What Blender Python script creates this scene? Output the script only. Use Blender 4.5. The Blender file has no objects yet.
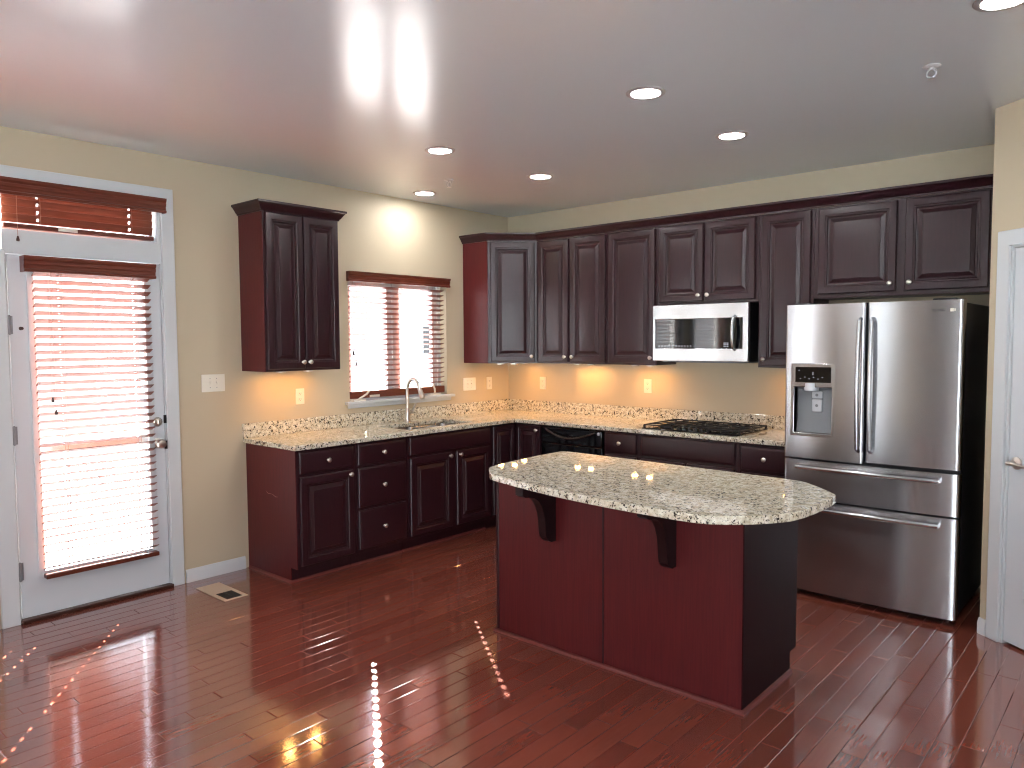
import bpy, bmesh, math, random
from mathutils import Vector, Matrix, Quaternion
random.seed(7)
sc = bpy.context.scene
COL = sc.collection
PI = math.pi
R = math.radians

# ---------------------------------------------------------------- camera, sky, sun, exposure
cam_d = bpy.data.cameras.new('camera')
cam = bpy.data.objects.new('camera', cam_d)
COL.objects.link(cam)
cam_d.sensor_width = 36.0
cam_d.lens = 36.0 * 746.95 / 1024.0
cam_d.clip_start = 0.05
right = Vector((0.75173018, 0.65944578, -0.00574427))
up = Vector((-0.03395852, 0.04740668, 0.99829826))
fwd = Vector((-0.65859589, 0.75025587, -0.05803084))
m = Matrix((( right.x, up.x, -fwd.x, 4.8016), (right.y, up.y, -fwd.y, -5.4199), (right.z, up.z, -fwd.z, 1.5772), (0, 0, 0, 1)))
cam.matrix_world = m
sc.camera = cam

SKY = 3.8
world = bpy.data.worlds.new('sky')
sc.world = world
world.use_nodes = True
wn = world.node_tree.nodes; wl = world.node_tree.links
bg = wn['Background']
tc = wn.new('ShaderNodeTexCoord'); sp = wn.new('ShaderNodeSeparateXYZ'); rp = wn.new('ShaderNodeValToRGB')
wl.new(tc.outputs['Generated'], sp.inputs[0]); wl.new(sp.outputs['Z'], rp.inputs[0]); wl.new(rp.outputs[0], bg.inputs['Color'])
rp.color_ramp.elements[0].position = 0.0; rp.color_ramp.elements[0].color = (0.95, 0.96, 1.0, 1)
rp.color_ramp.elements[1].position = 0.8; rp.color_ramp.elements[1].color = (0.62, 0.74, 0.93, 1)
bg.inputs['Strength'].default_value = SKY

elev = R(29.9)
sdir = Vector((0.798 * math.cos(elev), -0.602 * math.cos(elev), -math.sin(elev)))
# bright hazy sky round the sun
dp_ = wn.new('ShaderNodeVectorMath'); dp_.operation = 'DOT_PRODUCT'; wl.new(tc.outputs['Generated'], dp_.inputs[0]); dp_.inputs[1].default_value = tuple(-sdir)
cl_ = wn.new('ShaderNodeMath'); cl_.operation = 'MAXIMUM'; wl.new(dp_.outputs['Value'], cl_.inputs[0]); cl_.inputs[1].default_value = 0.0
pw_ = wn.new('ShaderNodeMath'); pw_.operation = 'POWER'; wl.new(cl_.outputs[0], pw_.inputs[0]); pw_.inputs[1].default_value = 30.0
ma_ = wn.new('ShaderNodeMath'); ma_.operation = 'MULTIPLY_ADD'; wl.new(pw_.outputs[0], ma_.inputs[0]); ma_.inputs[1].default_value = SKY * 8.0; ma_.inputs[2].default_value = SKY
wl.new(ma_.outputs[0], bg.inputs['Strength'])
sun_d = bpy.data.lights.new('sun', 'SUN'); sun_d.energy = 72.0; sun_d.angle = R(0.33); sun_d.color = (1.0, 0.94, 0.86)
sun = bpy.data.objects.new('sun', sun_d); COL.objects.link(sun)
sun.rotation_euler = sdir.to_track_quat('-Z', 'Y').to_euler()
sun.location = (-6, 5, 8)

sc.view_settings.view_transform = 'Standard'
sc.view_settings.look = 'None'
sc.view_settings.gamma = 1.0
sc.view_settings.use_curve_mapping = False
sc.view_settings.exposure = 1.25
sc.cycles.use_denoising = True
sc.cycles.filter_width = 1.15
sc.cycles.max_bounces = 10
sc.cycles.diffuse_bounces = 6
sc.cycles.glossy_bounces = 5
sc.cycles.transparent_max_bounces = 16
sc.cycles.sample_clamp_indirect = 25.0
sc.cycles.caustics_reflective = False
sc.cycles.caustics_refractive = False

CAN_L = 70.0
PUCK_L = 75.0
H = 2.755
ROOM_Y = -9.0

# ---------------------------------------------------------------- materials
def lin(c):
    c = c / 255.0
    return c / 12.92 if c <= 0.04045 else ((c + 0.055) / 1.055) ** 2.4
def rgb(r, g, b): return (lin(r), lin(g), lin(b), 1.0)

def mat(name, col, rough=0.5, metal=0.0, spec=0.5, emit=None, estr=0.0, coat=0.0):
    mt = bpy.data.materials.new(name); mt.use_nodes = True
    b = mt.node_tree.nodes['Principled BSDF']
    b.inputs['Base Color'].default_value = col
    b.inputs['Roughness'].default_value = rough
    b.inputs['Metallic'].default_value = metal
    b.inputs['Specular IOR Level'].default_value = spec
    b.inputs['Coat Weight'].default_value = coat
    b.inputs['Coat Roughness'].default_value = 0.15
    if emit:
        b.inputs['Emission Color'].default_value = emit
        b.inputs['Emission Strength'].default_value = estr
    return mt
def nt(mt): return mt.node_tree.nodes, mt.node_tree.links, mt.node_tree.nodes['Principled BSDF']
def coords(mt, scale, rot=(0, 0, 0)):
    n, l, b = nt(mt)
    t = n.new('ShaderNodeTexCoord'); mp = n.new('ShaderNodeMapping')
    mp.inputs['Scale'].default_value = scale; mp.inputs['Rotation'].default_value = rot
    l.new(t.outputs['Object'], mp.inputs[0])
    return mp.outputs[0]
def noise(mt, vec, scale, detail=4, rough=0.55):
    n, l, b = nt(mt)
    x = n.new('ShaderNodeTexNoise'); x.inputs['Scale'].default_value = scale
    x.inputs['Detail'].default_value = detail; x.inputs['Roughness'].default_value = rough
    l.new(vec, x.inputs['Vector']); return x.outputs['Fac']
def ramp(mt, fac, stops):
    n, l, b = nt(mt)
    x = n.new('ShaderNodeValToRGB'); e = x.color_ramp.elements
    while len(e) < len(stops): e.new(0.5)
    for i, (p, c) in enumerate(stops): e[i].position = p; e[i].color = c
    l.new(fac, x.inputs[0]); return x.outputs[0]
def bump(mt, h, strength, dist):
    n, l, b = nt(mt)
    x = n.new('ShaderNodeBump'); x.inputs['Strength'].default_value = strength; x.inputs['Distance'].default_value = dist
    l.new(h, x.inputs['Height']); l.new(x.outputs[0], b.inputs['Normal']); return x

def paint(name, col, rough, spec=0.5, dist=0.0006):
    mt = mat(name, col, rough, spec=spec)
    v = coords(mt, (1, 1, 1)); bump(mt, noise(mt, v, 160, 3), 0.15, dist)
    return mt
def wood(name, dark, light, rough, scale=(14, 14, 1.2), spec=0.5, coat=0.0):
    mt = mat(name, dark, rough, spec=spec, coat=coat)
    n, l, b = nt(mt)
    v = coords(mt, scale)
    f = noise(mt, v, 6, 6, 0.6)
    l.new(ramp(mt, f, [(0.3, dark), (0.72, light)]), b.inputs['Base Color'])
    bump(mt, f, 0.06, 0.001)
    return mt

M = {}
M['wall'] = paint('beige_wall_paint', rgb(197, 183, 157), 0.55, 0.35)
M['ceiling'] = paint('ceiling_paint', rgb(222, 232, 238), 0.20, 0.42, 0.0002)
M['white'] = paint('white_trim_paint', rgb(206, 210, 212), 0.35)
M['door_white'] = paint('white_door_paint', rgb(204, 209, 213), 0.4)
M['espresso'] = wood('espresso_cherry_wood', rgb(37, 13, 20), rgb(49, 19, 26), 0.34, spec=0.42, coat=0.08)
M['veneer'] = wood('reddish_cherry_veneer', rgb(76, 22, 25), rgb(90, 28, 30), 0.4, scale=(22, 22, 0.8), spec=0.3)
M['shadepanel'] = wood('shaded_cherry_veneer', rgb(32, 13, 16), rgb(40, 17, 20), 0.5, scale=(22, 22, 0.8), spec=0.08)  # cherry veneer with shade darkened in, for the island side away from daylight
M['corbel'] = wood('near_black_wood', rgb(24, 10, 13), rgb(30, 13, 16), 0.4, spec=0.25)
M['shoe'] = wood('cherry_shoe_moulding', rgb(92, 40, 38), rgb(112, 52, 48), 0.35)
M['blind'] = wood('redwood_blind_slats', rgb(110, 60, 46), rgb(134, 78, 60), 0.38, scale=(14, 1.2, 14), spec=0.35)
M['blind_dark'] = wood('redwood_valance', rgb(92, 42, 30), rgb(112, 54, 38), 0.3, scale=(14, 1.2, 14))
M['cord'] = mat('blind_cord', rgb(170, 130, 110), 0.8)
M['tassel'] = mat('dark_wooden_tassel', rgb(60, 30, 22), 0.4)
M['nickel'] = mat('satin_nickel', rgb(205, 198, 190), 0.28, 1.0)
M['black'] = mat('black_plastic', rgb(14, 14, 16), 0.35)
M['blackgloss'] = mat('black_glass', rgb(8, 9, 12), 0.05, spec=0.6)
M['dwhandle'] = mat('glossy_dark_handle', rgb(92, 86, 84), 0.18, 0.8)
M['cantrim'] = mat('grey_trim_ring', rgb(168, 166, 166), 0.4)
M['scuff'] = mat('pale_scuff', rgb(176, 140, 130), 0.7)
M['iron'] = mat('cast_iron', rgb(24, 24, 26), 0.5)
M['fridge_side'] = mat('dark_fridge_side', rgb(26, 25, 28), 0.45)
M['plate'] = mat('white_plastic', rgb(232, 226, 212), 0.35)
M['slot'] = mat('dark_slot', rgb(60, 55, 50), 0.6)
M['vent'] = mat('almond_metal', rgb(196, 176, 152), 0.45)
M['gasket'] = mat('dark_gasket', rgb(20, 20, 22), 0.6)
M['grey'] = mat('grey_plastic', rgb(128, 130, 134), 0.4)
M['ltgrey'] = mat('light_grey_plastic', rgb(200, 202, 206), 0.3)
M['mark'] = mat('pale_print', rgb(190, 195, 205), 0.5)
M['darkmark'] = mat('dark_print', rgb(40, 42, 48), 0.4)
M['can'] = mat('lit_lens', rgb(255, 250, 240), 0.4, emit=(0.98, 0.97, 0.97, 1), estr=CAN_L)
M['puck'] = mat('lit_puck_lens', rgb(255, 220, 150), 0.4, emit=(1.0, 0.47, 0.13, 1), estr=PUCK_L)
M['brick'] = mat('red_brick', rgb(150, 84, 72), 0.9)
M['concrete'] = paint('pale_concrete', rgb(186, 194, 200), 0.9)
M['added_deck'] = paint('added_grey_deck', rgb(88, 90, 94), 0.8)
M['siding'] = mat('pale_siding', rgb(206, 212, 218), 0.8)
M['shingle'] = mat('roof_shingle', rgb(90, 86, 84), 0.9)

def steel(name, col, rough, aniso):
    mt = mat(name, col, rough, 1.0)
    n, l, b = nt(mt)
    b.inputs['Anisotropic'].default_value = aniso; b.inputs['Anisotropic Rotation'].default_value = 0.25
    t = n.new('ShaderNodeTangent'); t.direction_type = 'RADIAL'; t.axis = 'Z'
    l.new(t.outputs[0], b.inputs['Tangent'])
    v = coords(mt, (2, 2, 260)); f = noise(mt, v, 3, 2)
    l.new(ramp(mt, f, [(0.3, tuple(c * 0.93 for c in col[:3]) + (1,)), (0.7, col)]), b.inputs['Base Color'])
    return mt
M['steel'] = steel('brushed_stainless', rgb(196, 197, 200), 0.25, 0.92)
M['steel2'] = steel('bright_stainless', rgb(186, 186, 187), 0.24, 0.8)

def glass(name):
    mt = bpy.data.materials.new(name); mt.use_nodes = True
    n = mt.node_tree.nodes; l = mt.node_tree.links
    n.remove(n['Principled BSDF'])
    tr = n.new('ShaderNodeBsdfTransparent'); gl = n.new('ShaderNodeBsdfGlossy'); mx = n.new('ShaderNodeMixShader')
    tr.inputs[0].default_value = (0.96, 0.98, 0.98, 1); gl.inputs['Roughness'].default_value = 0.02
    mx.inputs[0].default_value = 0.06
    l.new(tr.outputs[0], mx.inputs[1]); l.new(gl.outputs[0], mx.inputs[2]); l.new(mx.outputs[0], n['Material Output'].inputs[0])
    return mt
M['glass'] = glass('window_glass')

def granite():
    mt = mat('speckled_granite', rgb(190, 178, 152), 0.04, spec=0.55)
    n, l, b = nt(mt)
    v = coords(mt, (1, 1, 1))
    nz = n.new('ShaderNodeTexNoise'); nz.inputs['Scale'].default_value = 42; nz.inputs['Detail'].default_value = 5
    l.new(v, nz.inputs['Vector'])
    base = ramp(mt, nz.outputs['Fac'], [(0.30, rgb(180, 168, 142)), (0.5, rgb(216, 209, 188)), (0.68, rgb(234, 230, 216))])
    f2 = noise(mt, v, 105, 4, 0.65)
    f3 = noise(mt, v, 190, 3, 0.7)
    f4 = noise(mt, v, 36, 4, 0.6)
    add = n.new('ShaderNodeMath'); add.operation = 'MULTIPLY_ADD'; add.inputs[1].default_value = 0.6
    l.new(f4, add.inputs[0]); l.new(f2, add.inputs[2])
    k = ramp(mt, add.outputs[0], [(0.855, (0, 0, 0, 1)), (0.90, (1, 1, 1, 1))])
    k2 = ramp(mt, f3, [(0.60, (0, 0, 0, 1)), (0.68, (1, 1, 1, 1))])
    m1 = n.new('ShaderNodeMix'); m1.data_type = 'RGBA'
    l.new(k2, m1.inputs['Factor']); l.new(base, m1.inputs['A']); m1.inputs['B'].default_value = rgb(122, 104, 84)
    m2 = n.new('ShaderNodeMix'); m2.data_type = 'RGBA'
    l.new(k, m2.inputs['Factor']); l.new(m1.outputs['Result'], m2.inputs['A']); m2.inputs['B'].default_value = rgb(44, 36, 32)
    l.new(m2.outputs['Result'], b.inputs['Base Color'])
    return mt
M['granite'] = granite()

def floor_mat():
    mt = mat('cherry_plank_floor', rgb(110, 45, 38), 0.12, spec=0.8, coat=1.0)
    mt.node_tree.nodes['Principled BSDF'].inputs['Coat IOR'].default_value = 1.75
    mt.node_tree.nodes['Principled BSDF'].inputs['Coat Roughness'].default_value = 0.10
    n, l, b = nt(mt)
    def math_(op, a, c=None):
        x = n.new('ShaderNodeMath'); x.operation = op
        for i, v in enumerate((a, c)):
            if v is None: continue
            if isinstance(v, (int, float)): x.inputs[i].default_value = v
            else: l.new(v, x.inputs[i])
        return x.outputs[0]
    t = n.new('ShaderNodeTexCoord'); s = n.new('ShaderNodeSeparateXYZ'); l.new(t.outputs['Object'], s.inputs[0])
    rx = math_('DIVIDE', s.outputs['X'], 0.085)
    row = math_('FLOOR', rx)
    fx = math_('FRACT', rx)
    wn_ = n.new('ShaderNodeTexWhiteNoise'); wn_.noise_dimensions = '1D'; l.new(row, wn_.inputs['W'])
    py = math_('ADD', math_('DIVIDE', s.outputs['Y'], 0.8), math_('MULTIPLY', wn_.outputs['Value'], 7.0))
    pl = math_('FLOOR', py); fy = math_('FRACT', py)
    cb = n.new('ShaderNodeCombineXYZ'); l.new(row, cb.inputs[0]); l.new(pl, cb.inputs[1])
    wn2 = n.new('ShaderNodeTexWhiteNoise'); wn2.noise_dimensions = '2D'; l.new(cb.outputs[0], wn2.inputs['Vector'])
    v = coords(mt, (16, 1.4, 1))
    g = noise(mt, v, 5, 6, 0.6)
    mixv = math_('ADD', math_('MULTIPLY', wn2.outputs['Value'], 0.5), math_('MULTIPLY', g, 0.42))
    c = ramp(mt, mixv, [(0.05, rgb(116, 57, 45)), (0.45, rgb(134, 69, 54)), (0.95, rgb(152, 85, 68))])
    # groove distance
    ex = math_('MULTIPLY', math_('MINIMUM', fx, math_('SUBTRACT', 1.0, fx)), 0.085)
    ey = math_('MULTIPLY', math_('MINIMUM', fy, math_('SUBTRACT', 1.0, fy)), 0.8)
    e = math_('MINIMUM', ex, ey)
    gm = n.new('ShaderNodeMapRange'); gm.inputs['From Max'].default_value = 0.0032; l.new(e, gm.inputs['Value'])
    dk = n.new('ShaderNodeMapRange'); dk.inputs['From Max'].default_value = 0.0016; l.new(e, dk.inputs['Value'])
    mx = n.new('ShaderNodeMix'); mx.data_type = 'RGBA'
    l.new(dk.outputs[0], mx.inputs['Factor']); mx.inputs['A'].default_value = rgb(62, 28, 22); l.new(c, mx.inputs['B'])
    l.new(mx.outputs['Result'], b.inputs['Base Color'])
    v2 = coords(mt, (5, 1.6, 1)); w = noise(mt, v2, 3, 2)
    b1 = n.new('ShaderNodeBump'); b1.inputs['Strength'].default_value = 0.10; b1.inputs['Distance'].default_value = 0.001
    l.new(w, b1.inputs['Height'])
    b2 = n.new('ShaderNodeBump'); b2.inputs['Strength'].default_value = 0.8; b2.inputs['Distance'].default_value = 0.0015
    l.new(gm.outputs[0], b2.inputs['Height']); l.new(b1.outputs[0], b2.inputs['Normal']); l.new(b2.outputs[0], b.inputs['Normal']); l.new(b2.outputs[0], b.inputs['Coat Normal'])
    return mt
M['floor'] = floor_mat()

def brick_mat(mt):
    n, l, b = nt(mt)
    v = coords(mt, (1, 1, 1), (PI / 2, 0, PI / 2))
    br = n.new('ShaderNodeTexBrick'); br.inputs['Scale'].default_value = 4.5
    br.inputs['Color1'].default_value = rgb(160, 86, 74); br.inputs['Color2'].default_value = rgb(138, 72, 62); br.inputs['Mortar'].default_value = rgb(190, 180, 170)
    l.new(v, br.inputs['Vector']); l.new(br.outputs['Color'], b.inputs['Base Color'])
brick_mat(M['brick'])

# ---------------------------------------------------------------- mesh helpers
def tag(o, label, cat, group=None, kind=None):
    o['label'] = label; o['category'] = cat
    if group: o['group'] = group
    if kind: o['kind'] = kind
    return o
def empty(name, loc=(0, 0, 0), rz=0.0):
    o = bpy.data.objects.new(name, None); COL.objects.link(o)
    o.location = loc; o.rotation_euler = (0, 0, rz); o.empty_display_size = 0.05
    return o
def thing(name, label, cat, loc=(0, 0, 0), rz=0.0, group=None):
    return tag(empty(name, loc, rz), label, cat, group)
def obj(name, bm, material, parent=None, smooth=35, bevel=0.0, loc=None, label=None):
    bmesh.ops.remove_doubles(bm, verts=bm.verts, dist=1e-6)
    bmesh.ops.recalc_face_normals(bm, faces=bm.faces)
    me = bpy.data.meshes.new(name); bm.to_mesh(me); bm.free()
    mats = material if isinstance(material, (list, tuple)) else [material]
    for mm in mats: me.materials.append(mm)
    if smooth:
        for p in me.polygons: p.use_smooth = True
        me.set_sharp_from_angle(angle=R(smooth))
    o = bpy.data.objects.new(name, me); COL.objects.link(o)
    if parent: o.parent = parent
    if loc: o.location = loc
    if label: o['label'] = label
    if bevel:
        b = o.modifiers.new('ease', 'BEVEL'); b.width = bevel; b.segments = 2; b.limit_method = 'ANGLE'; b.angle_limit = R(40)
    return o
def structure(name, bm, material, parent=None, **k):
    o = obj(name, bm, material, parent, **k)
    if not parent: o['kind'] = 'structure'
    return o
def new(): return bmesh.new()
def box(bm, x0, x1, y0, y1, z0, z1):
    v = [bm.verts.new((x, y, z)) for x in (x0, x1) for y in (y0, y1) for z in (z0, z1)]
    for f in ((0, 1, 3, 2), (4, 6, 7, 5), (0, 4, 5, 1), (2, 3, 7, 6), (0, 2, 6, 4), (1, 5, 7, 3)):
        bm.faces.new([v[i] for i in f])
def slab(bm, u0, u1, v0, v1, holes, f, w=(0.0, 1.0), extra_u=(), extra_v=()):
    """grid plate with rectangular holes; f(u, v, w) gives the point; w[0] back, w[1] front"""
    us = sorted(set([u0, u1] + [x for h in holes for x in h[:2] if u0 < x < u1] + [x for x in extra_u if u0 < x < u1]))
    vs = sorted(set([v0, v1] + [x for h in holes for x in h[2:4] if v0 < x < v1] + [x for x in extra_v if v0 < x < v1]))
    nu, nv = len(us) - 1, len(vs) - 1
    def solid(i, j):
        if i < 0 or j < 0 or i >= nu or j >= nv: return False
        cu, cv = (us[i] + us[i + 1]) / 2, (vs[j] + vs[j + 1]) / 2
        return not any(h[0] < cu < h[1] and h[2] < cv < h[3] for h in holes)
    cache = {}
    def V(i, j, k):
        if (i, j, k) not in cache: cache[(i, j, k)] = bm.verts.new(f(us[i], vs[j], w[k]))
        return cache[(i, j, k)]
    for i in range(nu):
        for j in range(nv):
            if not solid(i, j): continue
            bm.faces.new([V(i, j, 1), V(i + 1, j, 1), V(i + 1, j + 1, 1), V(i, j + 1, 1)])
            bm.faces.new([V(i, j, 0), V(i, j + 1, 0), V(i + 1, j + 1, 0), V(i + 1, j, 0)])
            if not solid(i - 1, j): bm.faces.new([V(i, j, 0), V(i, j, 1), V(i, j + 1, 1), V(i, j + 1, 0)])
            if not solid(i + 1, j): bm.faces.new([V(i + 1, j, 0), V(i + 1, j + 1, 0), V(i + 1, j + 1, 1), V(i + 1, j, 1)])
            if not solid(i, j - 1): bm.faces.new([V(i, j, 0), V(i + 1, j, 0), V(i + 1, j, 1), V(i, j, 1)])
            if not solid(i, j + 1): bm.faces.new([V(i, j + 1, 0), V(i, j + 1, 1), V(i + 1, j + 1, 1), V(i + 1, j + 1, 0)])
def prism(bm, pts, f0, f1):
    """closed outline pts; f0(p), f1(p) give the two end points"""
    a = [bm.verts.new(f0(p)) for p in pts]; b = [bm.verts.new(f1(p)) for p in pts]
    n = len(pts)
    bm.faces.new(a); bm.faces.new(b[::-1])
    for i in range(n): bm.faces.new([a[i], b[i], b[(i + 1) % n], a[(i + 1) % n]])
def frame_of(axis):
    a = Vector(axis).normalized(); h = Vector((0, 0, 1)) if abs(a.z) < 0.9 else Vector((1, 0, 0))
    x = h.cross(a).normalized(); return x, a.cross(x), a
def lathe(bm, prof, c, axis=(0, 0, 1), seg=20, caps=True):
    x, y, a = frame_of(axis); c = Vector(c); rings = []
    for r, h in prof:
        if r < 1e-6: rings.append([bm.verts.new(c + a * h)])
        else: rings.append([bm.verts.new(c + a * h + (x * math.cos(2 * PI * k / seg) + y * math.sin(2 * PI * k / seg)) * r) for k in range(seg)])
    for p, q in zip(rings, rings[1:]):
        for k in range(seg):
            k2 = (k + 1) % seg
            if len(p) == 1 and len(q) == 1: continue
            if len(p) == 1: bm.faces.new([p[0], q[k], q[k2]])
            elif len(q) == 1: bm.faces.new([p[k], q[0], p[k2]])
            else: bm.faces.new([p[k], q[k], q[k2], p[k2]])
    for rg in (rings[0], rings[-1]) if caps else ():
        if len(rg) > 2: bm.faces.new(rg)
def tube(bm, pts, r, seg=12, flat=1.0):
    pts = [Vector(p) for p in pts]; rings = []
    t0 = (pts[1] - pts[0]).normalized(); x, y, _ = frame_of(t0); prev = t0
    for i, p in enumerate(pts):
        t = (pts[min(i + 1, len(pts) - 1)] - pts[max(i - 1, 0)]).normalized()
        q = prev.rotation_difference(t); x = q @ x; y = q @ y; prev = t
        rr = r[i] if isinstance(r, (list, tuple)) else r
        rings.append([bm.verts.new(p + x * rr * math.cos(2 * PI * k / seg) + y * rr * flat * math.sin(2 * PI * k / seg)) for k in range(seg)])
    for a, b in zip(rings, rings[1:]):
        for k in range(seg): bm.faces.new([a[k], a[(k + 1) % seg], b[(k + 1) % seg], b[k]])
    bm.faces.new(rings[0]); bm.faces.new(rings[-1][::-1])
def rings_panel(bm, x0, x1, z0, z1, yb, prof):
    """stepped rectangular panel facing -y: prof = [(inset, out)]"""
    rs = []
    for ins, out in prof:
        rs.append([bm.verts.new(p) for p in ((x0 + ins, yb - out, z0 + ins), (x1 - ins, yb - out, z0 + ins), (x1 - ins, yb - out, z1 - ins), (x0 + ins, yb - out, z1 - ins))])
    bm.faces.new(rs[0]); bm.faces.new(rs[-1])
    for a, b in zip(rs, rs[1:]):
        for k in range(4): bm.faces.new([a[k], a[(k + 1) % 4], b[(k + 1) % 4], b[k]])
def copy_tree(o, parent=None):
    c = o.copy(); COL.objects.link(c); c.parent = parent
    for ch in list(o.children): copy_tree(ch, c)
    return c

# ---------------------------------------------------------------- room shell
def wall(name, o, d, n, u0, u1, openings, thick=0.14, z1=H, material=None, kind_openings=True):
    bm = new()
    f = lambda u, v, w: (o[0] + d[0] * u + n[0] * (w - 1) * thick, o[1] + d[1] * u + n[1] * (w - 1) * thick, v)
    slab(bm, u0, u1, 0.0, z1, openings, f)
    return structure(name, bm, material or M['wall'], smooth=0)

bm = new(); box(bm, -0.2, 7.4, ROOM_Y - 0.2, 0.2, -0.12, 0.0); structure('floor', bm, M['floor'], smooth=0)
bm = new(); box(bm, -0.2, 7.4, ROOM_Y - 0.2, 0.2, H, H + 0.15); structure('ceiling', bm, M['ceiling'], smooth=0)
DOOR = (-4.165, -3.295); WIN = (-1.876, -0.826, 1.085, 2.11); WIN2 = (-5.45, -4.55, 0.65, 2.15)
wall('wall_left', (0, 0), (0, -1), (1, 0), -0.14, -ROOM_Y + 0.14,
     [(6.2, 7.7, 0.4, 2.3), (3.295, 4.165, -1, 2.10), (3.295, 4.20, 2.09, 2.50), (0.826, 1.876, WIN[2], WIN[3]), (4.55, 5.45, WIN2[2], WIN2[3])])
wall('wall_back', (0, 0), (1, 0), (0, -1), 0.0, 7.34, [])
W0 = 4.088
DC = (4.092, -0.826); DA = R(38); DD = (math.cos(DA), -math.sin(DA)); DN = (-math.sin(DA), -math.cos(DA)); DL = 1.5
wall('wall_return', (W0, 0), (0, -1), (-1, 0), 0.0, 0.765, [], thick=0.10)
P0, P1 = 0.125, 0.885
wall('wall_right', DC, DD, DN, 0.0, DL, [(P0, P1, -1, 2.045)], thick=0.11)
E = (DC[0] + DD[0] * DL, DC[1] + DD[1] * DL)
wall('wall_side', E, (1, 0), (0, -1), -0.05, 7.2 - E[0], [])
FILLW = (5.3, 8.6, 0.3, 2.4)
wall('wall_far', (7.2, 0), (0, -1), (-1, 0), 0.0, -ROOM_Y, [FILLW])
REAR = [(1.15, 1.85, 0.75, 2.25), (4.2, 6.9, 0.1, 2.4)]
HALL = (2.80, 3.70, -1, 2.1)   # doorway to an unlit hall, added to darken the refrigerator reflection
wall('wall_rear', (0, ROOM_Y), (1, 0), (0, 1), 0.0, 7.2, REAR + [HALL])
bm = new(); slab(bm, 2.6, 3.9, ROOM_Y - 2.6, ROOM_Y - 0.14, [(2.7, 3.8, ROOM_Y - 2.5, 0)], lambda u, v, w: (u, v, 2.3 * w))
box(bm, 2.6, 3.9, ROOM_Y - 2.6, ROOM_Y - 0.14, 2.3, 2.4); box(bm, 2.6, 3.9, ROOM_Y - 2.6, ROOM_Y - 0.2, -0.1, -0.001); structure('added_hall', bm, M['wall'], smooth=0)
bm = new(); slab(bm, HALL[0] - 0.08, HALL[1] + 0.08, 0.0, 2.18, [HALL], lambda u, v, w: (u, ROOM_Y + 0.018 * w, v)); structure('trim_7', bm, M['white'], smooth=0)

def portal(loc, sx, sy, direction):
    d = bpy.data.lights.new('daylight_portal', 'AREA'); d.shape = 'RECTANGLE'; d.size = sx; d.size_y = sy
    d.cycles.is_portal = True
    o = bpy.data.objects.new('daylight_portal', d); COL.objects.link(o); o.location = loc
    o.rotation_euler = Vector(direction).to_track_quat('-Z', 'Z').to_euler()
portal((-0.16, -1.351, 1.6), 1.05, 1.03, (1, 0, 0))
portal((-0.16, -3.73, 1.25), 0.9, 2.5, (1, 0, 0))
portal((-0.16, -5.0, 1.4), 0.9, 1.5, (1, 0, 0))
portal((-0.16, -6.95, 1.35), 1.5, 1.9, (1, 0, 0))
for i, (a, b, c, d) in enumerate(REAR): portal(((a + b) / 2, ROOM_Y - 0.16, (c + d) / 2), b - a, d - c, (0, 1, 0))

def rear_window(name, a, b, c, d, cols):
    bm = new(); f = lambda u, v, w: (u, ROOM_Y - 0.10 + 0.05 * w, v)
    n = cols; wdt = (b - a)
    holes = []
    for i in range(n):
        for (z0, z1) in ((c + 0.06, (c + d) / 2 - 0.025), ((c + d) / 2 + 0.025, d - 0.06)):
            holes.append((a + 0.05 + i * (wdt - 0.05) / n, a + (i + 1) * (wdt - 0.05) / n, z0, z1))
    slab(bm, a, b, c, d, holes, f)
    o = structure(name, bm, M['white'], smooth=0)
    bm = new(); box(bm, a + 0.03, b - 0.03, ROOM_Y - 0.08, ROOM_Y - 0.075, c + 0.03, d - 0.03); obj('pane', bm, M['glass'], o)
    bm = new(); slab(bm, a - 0.07, b + 0.07, c - 0.07, d + 0.07, [(a, b, c, d)], lambda u, v, w: (u, ROOM_Y + 0.018 * w, v)); obj('casing', bm, M['white'], o)
for i, (r_, cols) in enumerate(zip(REAR, (1, 2))): rear_window('window_%d' % (i + 4), *r_, cols)

bm = new(); w_ = (FILLW[1] - FILLW[0]) / 3
slab(bm, FILLW[0], FILLW[1], FILLW[2], FILLW[3], [(FILLW[0] + 0.05 + i * w_, FILLW[0] - 0.05 + (i + 1) * w_, FILLW[2] + 0.06, FILLW[3] - 0.06) for i in range(3)], lambda u, v, w: (7.30 - 0.05 * w, -u, v))
fw_ = structure('window_7', bm, M['white'], smooth=0)  # unseen far-wall window, added for cool fill light
bm = new(); box(bm, 7.27, 7.275, -FILLW[1] + 0.03, -FILLW[0] - 0.03, FILLW[2] + 0.03, FILLW[3] - 0.03); obj('pane', bm, M['glass'], fw_)
portal((7.36, -(FILLW[0] + FILLW[1]) / 2, 1.35), 3.3, 2.1, (-1, 0, 0))
# baseboards
def baseboard(name, o, d, n, u0, u1, h=0.085):
    prof = [(0, 0), (0.015, 0), (0.015, h * 0.72), (0.011, h * 0.82), (0.006, h), (0, h)]
    bm = new()
    g = lambda u: (lambda p: (o[0] + d[0] * u + n[0] * p[0], o[1] + d[1] * u + n[1] * p[0], p[1]))
    prism(bm, prof, g(u0), g(u1)); return structure(name, bm, M['white'])
baseboard('baseboard_left', (0, 0), (0, -1), (1, 0), 2.79, 3.21)
baseboard('baseboard_front', (0, 0), (0, -1), (1, 0), 4.255, 9.0)
baseboard('baseboard_right', DC, DD, DN, 0.0, P0 - 0.075)
baseboard('baseboard_side', DC, DD, DN, P1 + 0.075, DL)
baseboard('baseboard_rear', (0, ROOM_Y), (1, 0), (0, 1), 0, 2.7)
baseboard('baseboard_far', (7.2, 0), (0, -1), (-1, 0), 1.76, 9.0)

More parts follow.
